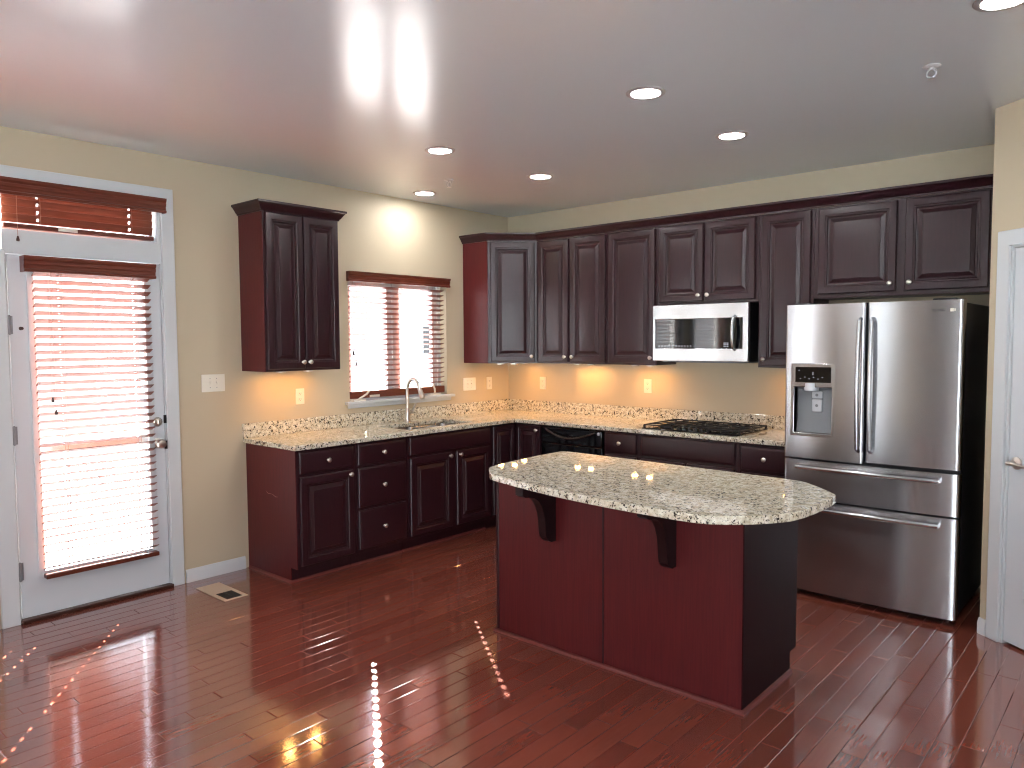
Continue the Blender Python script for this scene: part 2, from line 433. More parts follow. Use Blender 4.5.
# ---------------------------------------------------------------- left wall: door, transom, casing
bm = new()   # casing around door and transom
slab(bm, -4.245, -3.225, 0.0, 2.545, [(-4.155, -3.305, -1, 2.10), (-4.185, -3.305, 2.09, 2.475)], lambda u, v, w: (0.020 * w, u, v))
structure('trim_1', bm, M['white'], bevel=0.004, smooth=30)
bm = new()   # jamb with the rail between door and transom
slab(bm, -4.165, -3.295, 0.0, 2.50, [(-4.147, -3.311, -1, 2.072), (-4.20, -3.325, 2.205, 2.462)], lambda u, v, w: (-0.13 + 0.131 * w, u, v))
structure('trim_2', bm, M['white'], smooth=30, bevel=0.002)
bm = new(); box(bm, -0.12, 0.03, -4.15, -3.30, 0.0, 0.022); structure('trim_3', bm, M['tassel'], bevel=0.004)   # threshold

DY0, DY1, DZ0, DZ1 = -4.143, -3.315, 0.026, 2.068
GL = (-4.025, -3.412, 0.27, 1.97)
bm = new(); slab(bm, DY0, DY1, DZ0, DZ1, [GL], lambda u, v, w: (-0.046 + 0.044 * w, u, v))
door = structure('door_1', bm, M['door_white'], bevel=0.002, smooth=30)
bm = new(); slab(bm, GL[0] - 0.03, GL[1] + 0.03, GL[2] - 0.03, GL[3] + 0.03, [(GL[0] + 0.006, GL[1] - 0.006, GL[2] + 0.006, GL[3] - 0.006)], lambda u, v, w: (-0.004 + 0.012 * w, u, v))
obj('glass_frame', bm, M['door_white'], door, bevel=0.004)
bm = new(); box(bm, -0.027, -0.022, GL[0] - 0.005, GL[1] + 0.005, GL[2] - 0.005, GL[3] + 0.005); obj('glass_pane', bm, M['glass'], door)
bm = new(); box(bm, -0.040, -0.028, GL[0] - 0.004, GL[1] + 0.004, 0.955, 0.985); obj('glazing_bar', bm, M['door_white'], door)
for z in (0.296, 1.065, 1.679):
    bm = new(); lathe(bm, [(0.0, -0.056), (0.004, -0.054), (0.008, -0.05), (0.008, 0.05), (0.004, 0.054), (0, 0.056)], (0.009, -4.146, z), seg=10)
    box(bm, 0.0005, 0.003, -4.166, -4.128, z - 0.05, z + 0.05)
    obj('hinge', bm, M['grey'], door)
bm = new(); lathe(bm, [(0, 0), (0.031, 0), (0.031, 0.006), (0.024, 0.018), (0.012, 0.020), (0.012, 0.026), (0, 0.026)], (-0.002, -3.362, 1.075), (1, 0, 0))
box(bm, 0.022, 0.036, -3.366, -3.358, 1.061, 1.089); obj('deadbolt', bm, M['nickel'], door)
bm = new(); lathe(bm, [(0, 0), (0.032, 0), (0.032, 0.006), (0.018, 0.010), (0.011, 0.022), (0.012, 0.034), (0.026, 0.044), (0.030, 0.056), (0.026, 0.068), (0.012, 0.073), (0, 0.0735)], (-0.002, -3.362, 0.94), (1, 0, 0)); obj('door_knob', bm, M['nickel'], door)
bm = new(); lathe(bm, [(0, 0), (0.010, 0), (0.010, 0.004), (0.005, 0.006), (0.005, 0.02), (0.009, 0.024), (0.007, 0.03), (0, 0.031)], (-0.002, -4.09, 1.66), (1, 0, 0)); obj('viewer_stud', bm, M['tassel'], door)
for z in (1.09, 0.925):
    bm = new(); box(bm, 0.0012, 0.006, -3.322, -3.300, z - 0.026, z + 0.026); obj('strike_plate', bm, M['black'], door)

TR = (-4.185, -3.325, 2.205, 2.462)
bm = new(); slab(bm, TR[0], TR[1], TR[2], TR[3], [(TR[0] + 0.02, TR[1] - 0.02, TR[2] + 0.018, TR[3] - 0.018)], lambda u, v, w: (-0.115 + 0.045 * w, u, v))
tw = structure('window_2', bm, M['white'], smooth=30)
bm = new(); box(bm, -0.096, -0.092, TR[0] + 0.01, TR[1] - 0.01, TR[2] + 0.01, TR[3] - 0.01); obj('pane', bm, M['glass'], tw)

# window over the sink: twin casement
bm = new(); y0, y1, z0, z1 = WIN
slab(bm, y0, y1, z0, z1, [(y0 + 0.035, -1.37, z0 + 0.035, z1 - 0.035), (-1.335, y1 - 0.035, z0 + 0.035, z1 - 0.035)], lambda u, v, w: (-0.138 + 0.06 * w, u, v))
win = structure('window_1', bm, M['white'], smooth=30)
for a, b in ((y0 + 0.037, -1.372), (-1.333, y1 - 0.037)):
    bm = new(); slab(bm, a, b, z0 + 0.037, z1 - 0.037, [(a + 0.05, b - 0.05, z0 + 0.09, z1 - 0.09)], lambda u, v, w: (-0.125 + 0.035 * w, u, v))
    s = obj('sash', bm, M['white'], win, smooth=30, bevel=0.003)
    bm = new(); box(bm, -0.112, -0.107, a + 0.045, b - 0.045, z0 + 0.085, z1 - 0.085); obj('pane', bm, M['glass'], s)
for yc, sg in ((-1.80, 1), (-0.99, -1)):
    bm = new(); box(bm, -0.02, 0.03, yc - 0.06, yc + 0.06, WIN[2] + 0.0225, WIN[2] + 0.036)
    tube(bm, [(0.012, yc, WIN[2] + 0.034), (0.02, yc + sg * 0.01, WIN[2] + 0.045), (0.026, yc + sg * 0.07, WIN[2] + 0.075), (0.026, yc + sg * 0.10, WIN[2] + 0.105)] if sg > 0 else
         [(0.012, yc, WIN[2] + 0.034), (0.02, yc, WIN[2] + 0.05), (0.03, yc - 0.012, WIN[2] + 0.08), (0.03, yc - 0.03, WIN[2] + 0.115)], [0.009, 0.008, 0.008, 0.009], 10)
    obj('crank_handle', bm, M['plate'], win)
bm = new()  # stool and apron
prism(bm, [(-0.078, -1.8755), (0.0, -1.8755), (0.0, -1.925), (0.045, -1.925), (0.045, -0.765), (0.0, -0.765), (0.0, -0.8265), (-0.078, -0.8265)], lambda p: (p[0], p[1], WIN[2] - 0.001), lambda p: (p[0], p[1], WIN[2] + 0.022))
prism(bm, [(0.0005, 0), (0.016, 0), (0.020, 0.030), (0.0005, 0.030)], lambda p: (p[0], -1.90, WIN[2] - 0.0315 + p[1]), lambda p: (p[0], -0.79, WIN[2] - 0.0315 + p[1]))
structure('trim_4', bm, M['white'], bevel=0.004)

# two more left-hand windows nearer the viewer (seen mirrored in the microwave door and the refrigerator)
WIN3 = (-7.7, -6.2, 0.4, 2.3)
for nm, (y0, y1, z0, z1) in (('window_3', WIN2), ('window_6', WIN3)):
    bm = new(); zm = (z0 + z1) / 2
    slab(bm, y0, y1, z0, z1, [(y0 + 0.06, y1 - 0.06, z0 + 0.06, zm - 0.03), (y0 + 0.06, y1 - 0.06, zm + 0.03, z1 - 0.06)], lambda u, v, w: (-0.12 + 0.05 * w, u, v))
    w3 = structure(nm, bm, M['white'], smooth=30)
    bm = new(); box(bm, -0.10, -0.095, y0 + 0.03, y1 - 0.03, z0 + 0.03, z1 - 0.03); obj('pane', bm, M['glass'], w3)
    bm = new(); slab(bm, y0 - 0.08, y1 + 0.08, z0 - 0.08, z1 + 0.08, [(y0, y1, z0, z1)], lambda u, v, w: (0.018 * w, u, v)); obj('casing', bm, M['white'], w3)

# ---------------------------------------------------------------- wooden blinds
def blind(label, x, y0, y1, ztop, zbot, val, tilt, holes, cord_y, tassels, spacing=0.042, clip=True, ret=None, rail=0.026):
    root = thing('wooden_blind', label, 'blind', (x, (y0 + y1) / 2, zbot))
    ox, oy, oz = x, (y0 + y1) / 2, zbot
    L = lambda p: (p[0] - ox, p[1] - oy, p[2] - oz)
    c, s = math.cos(tilt), math.sin(tilt)
    bm = new(); z = zbot + rail + 0.002 + spacing * 0.7
    while z < ztop - 0.012:
        hl = [(h - 0.006, h + 0.006, -0.0085, 0.0085) for h in holes]
        slab(bm, y0, y1, -0.025, 0.025, hl, lambda u, v, w, z=z: L((x + v * c - w * s, u, z + v * s + w * c)), (-0.0016, 0.0016))
        z += spacing
    obj('slats', bm, M['blind'], root, smooth=0)
    bm = new(); box(bm, -0.026, 0.026, y0 - oy, y1 - oy, 0.0, rail); obj('bottom_rail', bm, M['blind_dark'], root, bevel=0.004)
    bm = new(); box(bm, -0.026, 0.026, y0 - oy, y1 - oy, ztop - oz, ztop - oz + 0.045); obj('head_rail', bm, M['blind_dark'], root)
    vy0, vy1, vz0, vz1, vx = val
    hh = vz1 - vz0
    prof = [(0, 0), (0.012, 0), (0.016, hh * 0.06), (0.016, hh * 0.16), (0.007, hh * 0.22), (0.007, hh * 0.42), (0.013, hh * 0.50), (0.013, hh * 0.66), (0.010, hh * 0.70), (0.020, hh * 0.84), (0.022, hh), (0, hh)]
    bm = new()
    prism(bm, prof, lambda p: L((vx - 0.014 + p[0], vy0, vz0 + p[1])), lambda p: L((vx - 0.014 + p[0], vy1, vz0 + p[1])))
    for yy in (vy0, vy1 - 0.012): box(bm, *sum(zip(L((ret or (x - 0.03), yy, vz0)), L((vx - 0.013, yy + 0.012, vz1))), ()))
    obj('valance', bm, M['blind_dark'], root, smooth=25)
    for h in holes:
        bm = new()
        for dx in (-0.026 * c - 0.001, 0.026 * c + 0.001):
            tube(bm, [L((x + dx, h + 0.012, zbot + 0.01)), L((x + dx, h + 0.012, ztop))], 0.0011, 6)
        obj('ladder_cord', bm, M['cord'], root)
    for (ty, zl) in tassels:
        bm = new(); xx = x + 0.034
        tube(bm, [L((xx, ty, ztop)), L((xx, ty, zl))], 0.0012, 6); cd = obj('pull_cord', bm, M['cord'], root)
        bm = new(); lathe(bm, [(0, 0.03), (0.004, 0.028), (0.009, 0.008), (0.008, 0.0), (0, -0.002)], L((xx, ty, zl - 0.028)), seg=10); obj('tassel', bm, M['tassel'], cd)
    if clip:
        bm = new(); box(bm, 0.0265, 0.030, -0.05 + clip - oy if clip is not True else -0.05, 0.05 + clip - oy if clip is not True else 0.05, 0.003, 0.022); obj('label_clip', bm, M['plate'], root)
    return root
blind('reddish brown wooden blind over the glass of the white exterior door', 0.030, -4.030, -3.397, 1.985, 0.235,
      (-4.082, -3.370, 1.972, 2.060, 0.074), R(24), [-3.905, -3.496], None, [(-3.965, 1.27), (-3.95, 1.20)], 0.044, clip=False)
blind('short closed redwood blind across the transom above the exterior door', -0.032, -4.150, -3.340, 2.42, 2.215,
      (-4.20, -3.288, 2.385, 2.474, 0.062), R(66), [-3.975, -3.478], None, [(-4.085, 2.17)], clip=-3.83, ret=0.0215)
blind('wide redwood blind in the sink window with many open slats', -0.042, -1.866, -0.838, 2.06, 1.125,
      (-1.888, -0.806, 2.045, 2.122, 0.036), R(16), [-1.70, -0.98], None, [(-1.825, 1.50), (-1.80, 1.415)], 0.042, clip=-1.62, rail=0.058)
blind('large redwood blind on the left window nearest the viewer', -0.03, -5.435, -4.565, 2.10, 0.67,
      (-5.45, -4.55, 2.07, 2.15, 0.02), R(20), [-5.3, -4.7], None, [], 0.044, clip=False)

blind('redwood blind on the wide left window behind the viewer', -0.03, -7.68, -6.22, 2.25, 0.42,
      (-7.695, -6.205, 2.22, 2.30, 0.02), R(16), [-7.4, -6.5], None, [], 0.044, clip=False)
rb = blind('pale wooden blind on the rear window behind the viewer', 0.0, -0.34, 0.34, 2.19, 0.77, (-0.35, 0.35, 2.17, 2.25, 0.05), R(12), [-0.25, 0.25], None, [], 0.044, clip=False)
rb.location = (1.50, ROOM_Y + -0.035, 0.77); rb.rotation_euler = (0, 0, PI / 2)
# ---------------------------------------------------------------- cabinets
RAISED = lambda fw: [(0, 0), (0, 0.013), (0.005, 0.019), (0.009, 0.0195), (fw - 0.016, 0.0195), (fw - 0.012, 0.0165), (fw - 0.004, 0.0155), (fw, 0.0075), (fw + 0.005, 0.0055), (fw + 0.011, 0.0055), (fw + 0.013, 0.0085), (fw + 0.034, 0.0160), (fw + 0.036, 0.0185), (fw + 0.038, 0.0188)]
DRAWER = [(0, 0), (0, 0.011), (0.004, 0.015), (0.010, 0.0165), (0.016, 0.0195), (0.02, 0.02)]
def knob(parent, x, y, z):
    bm = new(); lathe(bm, [(0, 0), (0.009, 0), (0.009, 0.002), (0.006, 0.004), (0.0055, 0.012), (0.010, 0.016), (0.0155, 0.020), (0.0158, 0.024), (0.012, 0.028), (0.005, 0.030), (0, 0.0302)], (x, y, z), (0, -1, 0), 16)
    return obj('knob', bm, M['nickel'], parent)
def door_front(root, x0, x1, z0, z1, yb, kn=None, fw=None, name='door'):
    w = x1 - x0
    fw = fw or (0.060 if w > 0.28 else 0.048)
    bm = new(); rings_panel(bm, x0, x1, z0, z1, yb, RAISED(fw))
    d = obj(name, bm, M['espresso'], root, smooth=20)
    if kn: knob(d, kn[0], yb - 0.0195, kn[1])
    return d
def drawer_front(root, x0, x1, z0, z1, yb, kn=True, name='drawer'):
    bm = new(); rings_panel(bm, x0, x1, z0, z1, yb, DRAWER)
    d = obj(name, bm, M['espresso'], root, smooth=20)
    if kn: knob(d, (x0 + x1) / 2, yb - 0.02, (z0 + z1) / 2)
    return d
def carcass(root, w, d, z0, z1, toe=False, material=None, x0=0.0):
    bm = new()
    g = [( -0.003, z0), (-d, z0), (-d, z1), (-0.003, z1)] if not toe else [(-0.003, 0), (-d + 0.075, 0), (-d + 0.075, 0.10), (-d, 0.10), (-d, z1), (-0.003, z1)]
    prism(bm, g, lambda p: (x0, p[0], p[1]), lambda p: (x0 + w, p[0], p[1]))
    return obj('carcass', bm, material or M['espresso'], root, smooth=0, bevel=0.0015)
def puck(root, x, y, z):
    bm = new(); lathe(bm, [(0, 0), (0.034, 0), (0.034, -0.012), (0.027, -0.014), (0.027, -0.011), (0, -0.011)], (x, y, z)); p = obj('puck_light', bm, M['nickel'], root)
    bm = new(); lathe(bm, [(0, -0.0118), (0.026, -0.0118), (0.024, -0.0135), (0, -0.014)], (x, y, z)); obj('lens', bm, M['puck'], p)
UB, UT = 1.378, 2.444
def crown_profile(s=1.0): return [(0, 0), (0.008, 0), (0.010, 0.010), (0.016, 0.014), (0.030, 0.036), (0.040, 0.050), (0.048, 0.054), (0.048, 0.068), (0, 0.068)]
def sweep(bm, prof, path, z):
    """path of (x, y); profile pushed to the right-hand side of travel, mitred"""
    n = len(path); rows = []
    for i, p in enumerate(path):
        p = Vector(p)
        d0 = (p - Vector(path[i - 1])).normalized() if i > 0 else None
        d1 = (Vector(path[i + 1]) - p).normalized() if i < n - 1 else None
        n0 = Vector((d0.y, -d0.x)) if d0 else None; n1 = Vector((d1.y, -d1.x)) if d1 else None
        if n0 is None: o = n1
        elif n1 is None: o = n0
        else:
            o = (n0 + n1).normalized(); o = o / max(0.3, o.dot(n1))
        rows.append([bm.verts.new((p.x + o.x * a, p.y + o.y * a, z + b)) for a, b in prof])
    k = len(prof)
    for a, b in zip(rows, rows[1:]):
        for j in range(k): bm.faces.new([a[j], a[(j + 1) % k], b[(j + 1) % k], b[j]])
    bm.faces.new(rows[0]); bm.faces.new(rows[-1][::-1])

# left wall upper (front faces +x; local x runs to +y)
root = thing('upper_cabinet', 'tall two-door dark wood wall cabinet left of the sink window', 'cabinet', (0, -2.773, UB), PI / 2, 'dark wood wall cabinets')
w = 0.594; hh = UT - UB
carcass(root, w, 0.305, 0, hh)
bm = new(); box(bm, -0.004, 0.0, -0.305, -0.004, 0, hh); obj('end_panel', bm, M['veneer'], root, label='redder flat end panel')
door_front(root, 0.012, 0.293, 0.014, hh - 0.012, -0.306, (0.270, 0.06))
door_front(root, 0.301, 0.584, 0.014, hh - 0.012, -0.306, (0.324, 0.06))
bm = new(); sweep(bm, crown_profile(), [(-0.004, -0.003), (-0.004, -0.305), (w, -0.305), (w, -0.003)], hh - 0.008); 
obj('crown', bm, M['espresso'], root)
for px in (0.2, 0.42): puck(root, px, -0.16, 0)

# diagonal corner upper
root = thing('corner_wall_cabinet', 'diagonal one-door dark wood wall cabinet in the room corner', 'cabinet', (0, 0, UB), 0, 'dark wood wall cabinets')
poly = [(0.003, -0.003), (0.003, -0.61), (0.305, -0.61), (0.61, -0.305), (0.61, -0.003)]
bm = new(); prism(bm, poly, lambda p: (p[0], p[1], 0), lambda p: (p[0], p[1], hh)); obj('carcass', bm, M['espresso'], root, smooth=0)
bm = new(); box(bm, 0.004, 0.303, -0.614, -0.6105, 0, hh); obj('end_panel', bm, M['veneer'], root, label='redder flat end panel')
bm = new(); dw = 0.431; rings_panel(bm, 0.022, dw - 0.022, 0.014, hh - 0.012, 0, RAISED(0.06))
dd = obj('door', bm, M['espresso'], root, smooth=20); dd.location = (0.305 , -0.61, 0); dd.rotation_euler = (0, 0, PI / 4); dd.location = (0.305 + 0.0007, -0.61 - 0.0007, 0)
knob(dd, dw - 0.055, -0.0195, 0.06)
for px, py in ((0.34, -0.17), (0.34, -0.49), (0.44, -0.42)): puck(root, px, py, 0)

# back wall uppers
def upper(label, x0, x1, z0, z1, doors, pucks=(), name='upper_cabinet'):
    r_ = thing(name, label, 'cabinet', (x0, 0, z0), 0, 'dark wood wall cabinets')
    carcass(r_, x1 - x0, 0.305, 0, z1 - z0)
    for (a, b, c, d, kx, kz) in doors: door_front(r_, a - x0, b - x0, c - z0, d - z0, -0.306, (kx - x0, kz - z0))
    for px, py in pucks: puck(r_, px - x0, py, 0)
    return r_
T1 = UT - 0.012; B1 = UB + 0.014
upper('two-door dark wood wall cabinet right beside the corner cabinet', 0.612, 1.355, UB, UT, [(0.635, 0.962, B1, T1, 0.934, B1 + 0.045), (0.985, 1.338, B1, T1, 1.013, B1 + 0.045)], [(0.94, -0.15), (1.08, -0.15)])
upper('single-door dark wood wall cabinet just left of the microwave', 1.357, 1.815, UB, UT, [(1.374, 1.800, B1, T1, 1.772, B1 + 0.045)], [(1.54, -0.18), (1.68, -0.18)])
upper('short two-door dark wood cabinet directly above the microwave', 1.817, 2.625, 1.842, UT, [(1.838, 2.205, 1.862, T1, 2.176, 1.905), (2.219, 2.602, 1.862, T1, 2.248, 1.905)])
upper('narrow full-height dark wood wall cabinet between microwave and refrigerator', 2.627, 3.005, UB, UT, [(2.648, 2.986, B1, T1, 2.676, B1 + 0.045)], [(2.80, -0.18)])
upper('wide short dark wood cabinet directly above the refrigerator', 3.007, 4.083, 1.845, UT, [(3.035, 3.512, 1.872, T1, 3.482, 1.922), (3.560, 4.005, 1.872, T1, 3.592, 1.922)])
bm = new(); sweep(bm, crown_profile(), [(0.003, -0.61 - 0.004), (0.305, -0.61 - 0.004), (0.61, -0.307), (4.083, -0.307)], UT + 0.0005)
tag(obj('crown_moulding', bm, M['espresso']), 'long dark wood crown moulding running along the tops of the back wall cabinets', 'moulding')

# base cabinets
BT = 0.878
def base_left(label, y0, y1): return thing('base_cabinet', label, 'cabinet', (0, y0, 0), PI / 2, 'dark wood base cabinets')
r1 = base_left('base cabinet with scuffed red end panel, one drawer over one door', -2.757, -2.295); w = 0.462
carcass(r1, w, 0.61, 0, BT, True)
bm = new(); prism(bm, [(-0.004, 0), (-0.535, 0), (-0.535, 0.10), (-0.61, 0.10), (-0.61, BT), (-0.004, BT)], lambda p: (-0.006, p[0], p[1]), lambda p: (0.0, p[0], p[1]))
obj('end_panel', bm, M['veneer'], r1, smooth=0, label='redder flat end panel')
drawer_front(r1, 0.020, 0.440, 0.722, 0.866, -0.611)
door_front(r1, 0.020, 0.440, 0.118, 0.700, -0.611, (0.408, 0.672))
bm = new(); sweep(bm, [(0, 0), (0.013, 0), (0.012, 0.008), (0.007, 0.014), (0, 0.017)], [(-0.006, -0.02), (-0.006, -0.535), (0.46, -0.535)], 0.0); obj('shoe_moulding', bm, M['shoe'], r1)
bm = new(); tube(bm, [(-0.0062, -0.25, 0.575), (-0.0064, -0.28, 0.560), (-0.0063, -0.33, 0.561), (-0.0064, -0.37, 0.548), (-0.0062, -0.40, 0.550)], [0.0004, 0.0016, 0.001, 0.0018, 0.0004], 6); obj('scuff_mark', bm, M['scuff'], r1)
r2 = base_left('dark wood bank of three stacked drawers left of the sink cabinet', -2.293, -1.826); w = 0.465
carcass(r2, w, 0.61, 0, BT, True)
def toe_shoe(r_, w): bm = new(); sweep(bm, [(0, 0), (0.013, 0), (0.012, 0.008), (0.007, 0.014), (0, 0.017)], [(0.001, -0.535), (w, -0.535)], 0.0); obj('shoe_moulding', bm, M['shoe'], r_)
toe_shoe(r2, 0.465)
for a, b in ((0.722, 0.866), (0.424, 0.700), (0.126, 0.402)): drawer_front(r2, 0.020, 0.445, a, b, -0.611)
r3 = base_left('wide two-door sink base cabinet under the faucet', -1.824, -0.915); w = 0.907
carcass(r3, w, 0.61, 0, BT - 0.2, True); toe_shoe(r3, 0.905)
bm = new(); box(bm, 0, w, -0.61, -0.595, BT - 0.2, BT); obj('face_rail', bm, M['espresso'], r3, smooth=0)
drawer_front(r3, 0.020, 0.888, 0.735, 0.866, -0.611, False, 'false_drawer_front')
door_front(r3, 0.020, 0.447, 0.125, 0.712, -0.611, (0.418, 0.684)); door_front(r3, 0.500, 0.890, 0.125, 0.712, -0.611, (0.530, 0.684))
# corner lazy susan
rc = thing('corner_base_cabinet', 'corner base cabinet with two narrow doors meeting in the inside corner', 'cabinet', (0, 0, 0), 0, 'dark wood base cabinets')
Lp = lambda o: [(0.003, -0.003), (0.003, -0.912), (0.61 - o, -0.912), (0.61 - o, -0.61 + o), (0.903, -0.61 + o), (0.903, -0.003)]
bm = new(); prism(bm, Lp(0), lambda p: (p[0], p[1], 0.10), lambda p: (p[0], p[1], BT)); prism(bm, Lp(0.075), lambda p: (p[0], p[1], 0), lambda p: (p[0], p[1], 0.10))
obj('carcass', bm, M['espresso'], rc, smooth=0)
bm = new(); rings_panel(bm, 0.008, 0.278, 0.125, 0.866, 0, RAISED(0.045)); d1 = obj('door', bm, M['espresso'], rc, smooth=20); d1.location = (0.611, -0.91, 0); d1.rotation_euler = (0, 0, PI / 2)
d2 = door_front(rc, 0.636, 0.898, 0.125, 0.866, -0.611, (0.868, 0.83), fw=0.045)
def base_back(label, x0, x1):
    r_ = thing('base_cabinet', label, 'cabinet', (x0, 0, 0), 0, 'dark wood base cabinets'); carcass(r_, x1 - x0, 0.61, 0, BT, True); return r_
r5 = base_back('narrow base cabinet with one drawer, between dishwasher and cooktop cabinet', 1.532, 1.842)
drawer_front(r5, 0.016, 0.294, 0.715, 0.866, -0.611); door_front(r5, 0.016, 0.294, 0.125, 0.692, -0.611, (0.262, 0.66))
r6 = base_back('wide base cabinet with a long blank front under the cooktop', 1.844, 2.632)
bm = new(); rings_panel(bm, 0.026, 0.762, 0.715, 0.866, -0.611, DRAWER); obj('false_drawer_front', bm, M['espresso'], r6, smooth=20)
door_front(r6, 0.022, 0.382, 0.125, 0.692, -0.611, (0.35, 0.66)); door_front(r6, 0.402, 0.766, 0.125, 0.692, -0.611, (0.434, 0.66))
r7 = base_back('base cabinet with one drawer tucked between cooktop and refrigerator', 2.634, 3.012)
drawer_front(r7, 0.020, 0.350, 0.700, 0.862, -0.611); door_front(r7, 0.020, 0.350, 0.125, 0.680, -0.611, (0.05, 0.65))

# dishwasher
dwr = thing('dishwasher', 'black dishwasher with arched handle under the back counter', 'dishwasher', (0.91, 0, 0), 0)
bm = new(); box(bm, 0.002, 0.614, -0.58, -0.02, 0.02, 0.872); obj('tub_body', bm, M['black'], dwr)
bm = new(); box(bm, 0.004, 0.612, -0.628, -0.582, 0.115, 0.735); obj('door_panel', bm, M['blackgloss'], dwr, bevel=0.006)
bm = new(); box(bm, 0.004, 0.612, -0.632, -0.582, 0.738, 0.870); obj('control_panel', bm, M['blackgloss'], dwr, bevel=0.008)
bm = new(); box(bm, 0.01, 0.606, -0.56, -0.55, 0.0, 0.11); obj('kick_plate', bm, M['black'], dwr)
bm = new()
pts = [(0.06 + 0.49 * t, -0.634 - 0.028 * math.sin(PI * t) ** 0.6, 0.852 - 0.060 * math.sin(PI * t)) for t in [i / 16 for i in range(17)]]
tube(bm, pts, [0.010] + [0.014] * 15 + [0.010], 10, 0.7); obj('handle', bm, M['dwhandle'], dwr)
bm = new(); lathe(bm, [(0, 0), (0.012, 0), (0.012, 0.003), (0, 0.004)], (0.582, -0.632, 0.845), (0, -1, 0)); obj('badge', bm, M['ltgrey'], dwr)

# ---------------------------------------------------------------- worktop, sink, faucet, cooktop
CT0, CT1 = 0.881, 0.914
SK = (-1.745, -1.045, 0.165, 0.545)
bm = new()
# L plate in (x, y): skip the room side of the L and the sink opening
slab(bm, 0.003, 3.019, -2.786, -0.003, [(0.648, 9, -9, -0.648), (SK[2], SK[3], SK[0], SK[1])], lambda u, v, w: (u, v, CT0 + (CT1 - CT0) * w))
top = obj('kitchen_worktop', bm, M['granite'], bevel=0.004, smooth=30)
tag(top, 'speckled cream granite worktop running in an L round the room corner', 'countertop')
bm = new()
box(bm, 0.0025, 0.022, -2.786, -0.022, CT1, 1.014); box(bm, 0.0025, 3.019, -0.022, -0.0025, CT1, 1.014)
obj('backsplash', bm, M['granite'], top, smooth=0, bevel=0.002)

sk = thing('kitchen_sink', 'double-bowl stainless sink set under the granite by the window', 'sink', (0.355, -1.395, CT0))
def bowl(y0, y1):
    bm = new(); x0, x1 = SK[2] - 0.352, SK[3] - 0.358; rs = []
    for ins, z in ((-0.014, -0.001), (0.0, -0.001), (0.004, -0.02), (0.012, -0.15), (0.03, -0.172), (0.06, -0.176)):
        ring = []
        for cx, cy, a0 in ((x1 - ins, y1 - ins, 0), (x0 + ins, y1 - ins, 90), (x0 + ins, y0 + ins, 180), (x1 - ins, y0 + ins, 270)):
            rad = 0.035
            ox = cx - rad if cx > 0 else cx + rad; oy = cy - rad if a0 in (0, 90) else cy + rad
            for k in range(4):
                a = R(a0 + 30 * k); ring.append(bm.verts.new((ox + rad * math.cos(a), oy + rad * math.sin(a), z)))
        rs.append(ring)
    for a, b in zip(rs, rs[1:]):
        for k in range(16): bm.faces.new([a[k], a[(k + 1) % 16], b[(k + 1) % 16], b[k]])
    bm.faces.new(rs[-1])
    o = obj('bowl', bm, M['steel2'], sk)
    bm = new(); lathe(bm, [(0, 0), (0.04, 0), (0.042, 0.003), (0.03, 0.004), (0.02, -0.001), (0, -0.001)], (0, (y0 + y1) / 2, -0.175)); obj('drain', bm, M['nickel'], o)
bowl(-0.350, -0.008); bowl(0.008, 0.350)

fc = thing('kitchen_faucet', 'brushed nickel gooseneck faucet behind the sink with pull-down spray head', 'faucet', (0.098, -1.372, CT1 + 0.001))
bm = new(); lathe(bm, [(0, 0), (0.029, 0), (0.029, 0.006), (0.023, 0.012), (0.021, 0.09), (0.018, 0.10), (0.0125, 0.115), (0, 0.115)], (0, 0, 0)); obj('base_body', bm, M['nickel'], fc)
bm = new(); pts = [(0, 0, 0.10), (0, 0, 0.255)]
for k in range(1, 13):
    a = PI * k / 12 * 0.86; pts.append((0.075 - 0.075 * math.cos(a), 0, 0.255 + 0.098 * math.sin(a)))
dx, dz = pts[-1][0] - pts[-2][0], pts[-1][2] - pts[-2][2]
tube(bm, pts, 0.0135, 14); obj('gooseneck', bm, M['nickel'], fc)
bm = new(); e = pts[-1]; nn = math.hypot(dx, dz); ux, uz = dx / nn, dz / nn
tube(bm, [(e[0] + ux * t, 0, e[2] + uz * t) for t in (-0.005, 0.03, 0.08, 0.105, 0.11)], [0.0145, 0.018, 0.022, 0.022, 0.017], 14); obj('spray_head', bm, M['nickel'], fc)
bm = new(); tube(bm, [(0.0, 0.018, 0.075), (0.0, 0.052, 0.075)], 0.013, 12); tube(bm, [(0.0, 0.047, 0.075), (0.012, 0.058, 0.11), (0.030, 0.066, 0.15)], [0.010, 0.009, 0.008], 10); obj('lever', bm, M['nickel'], fc)

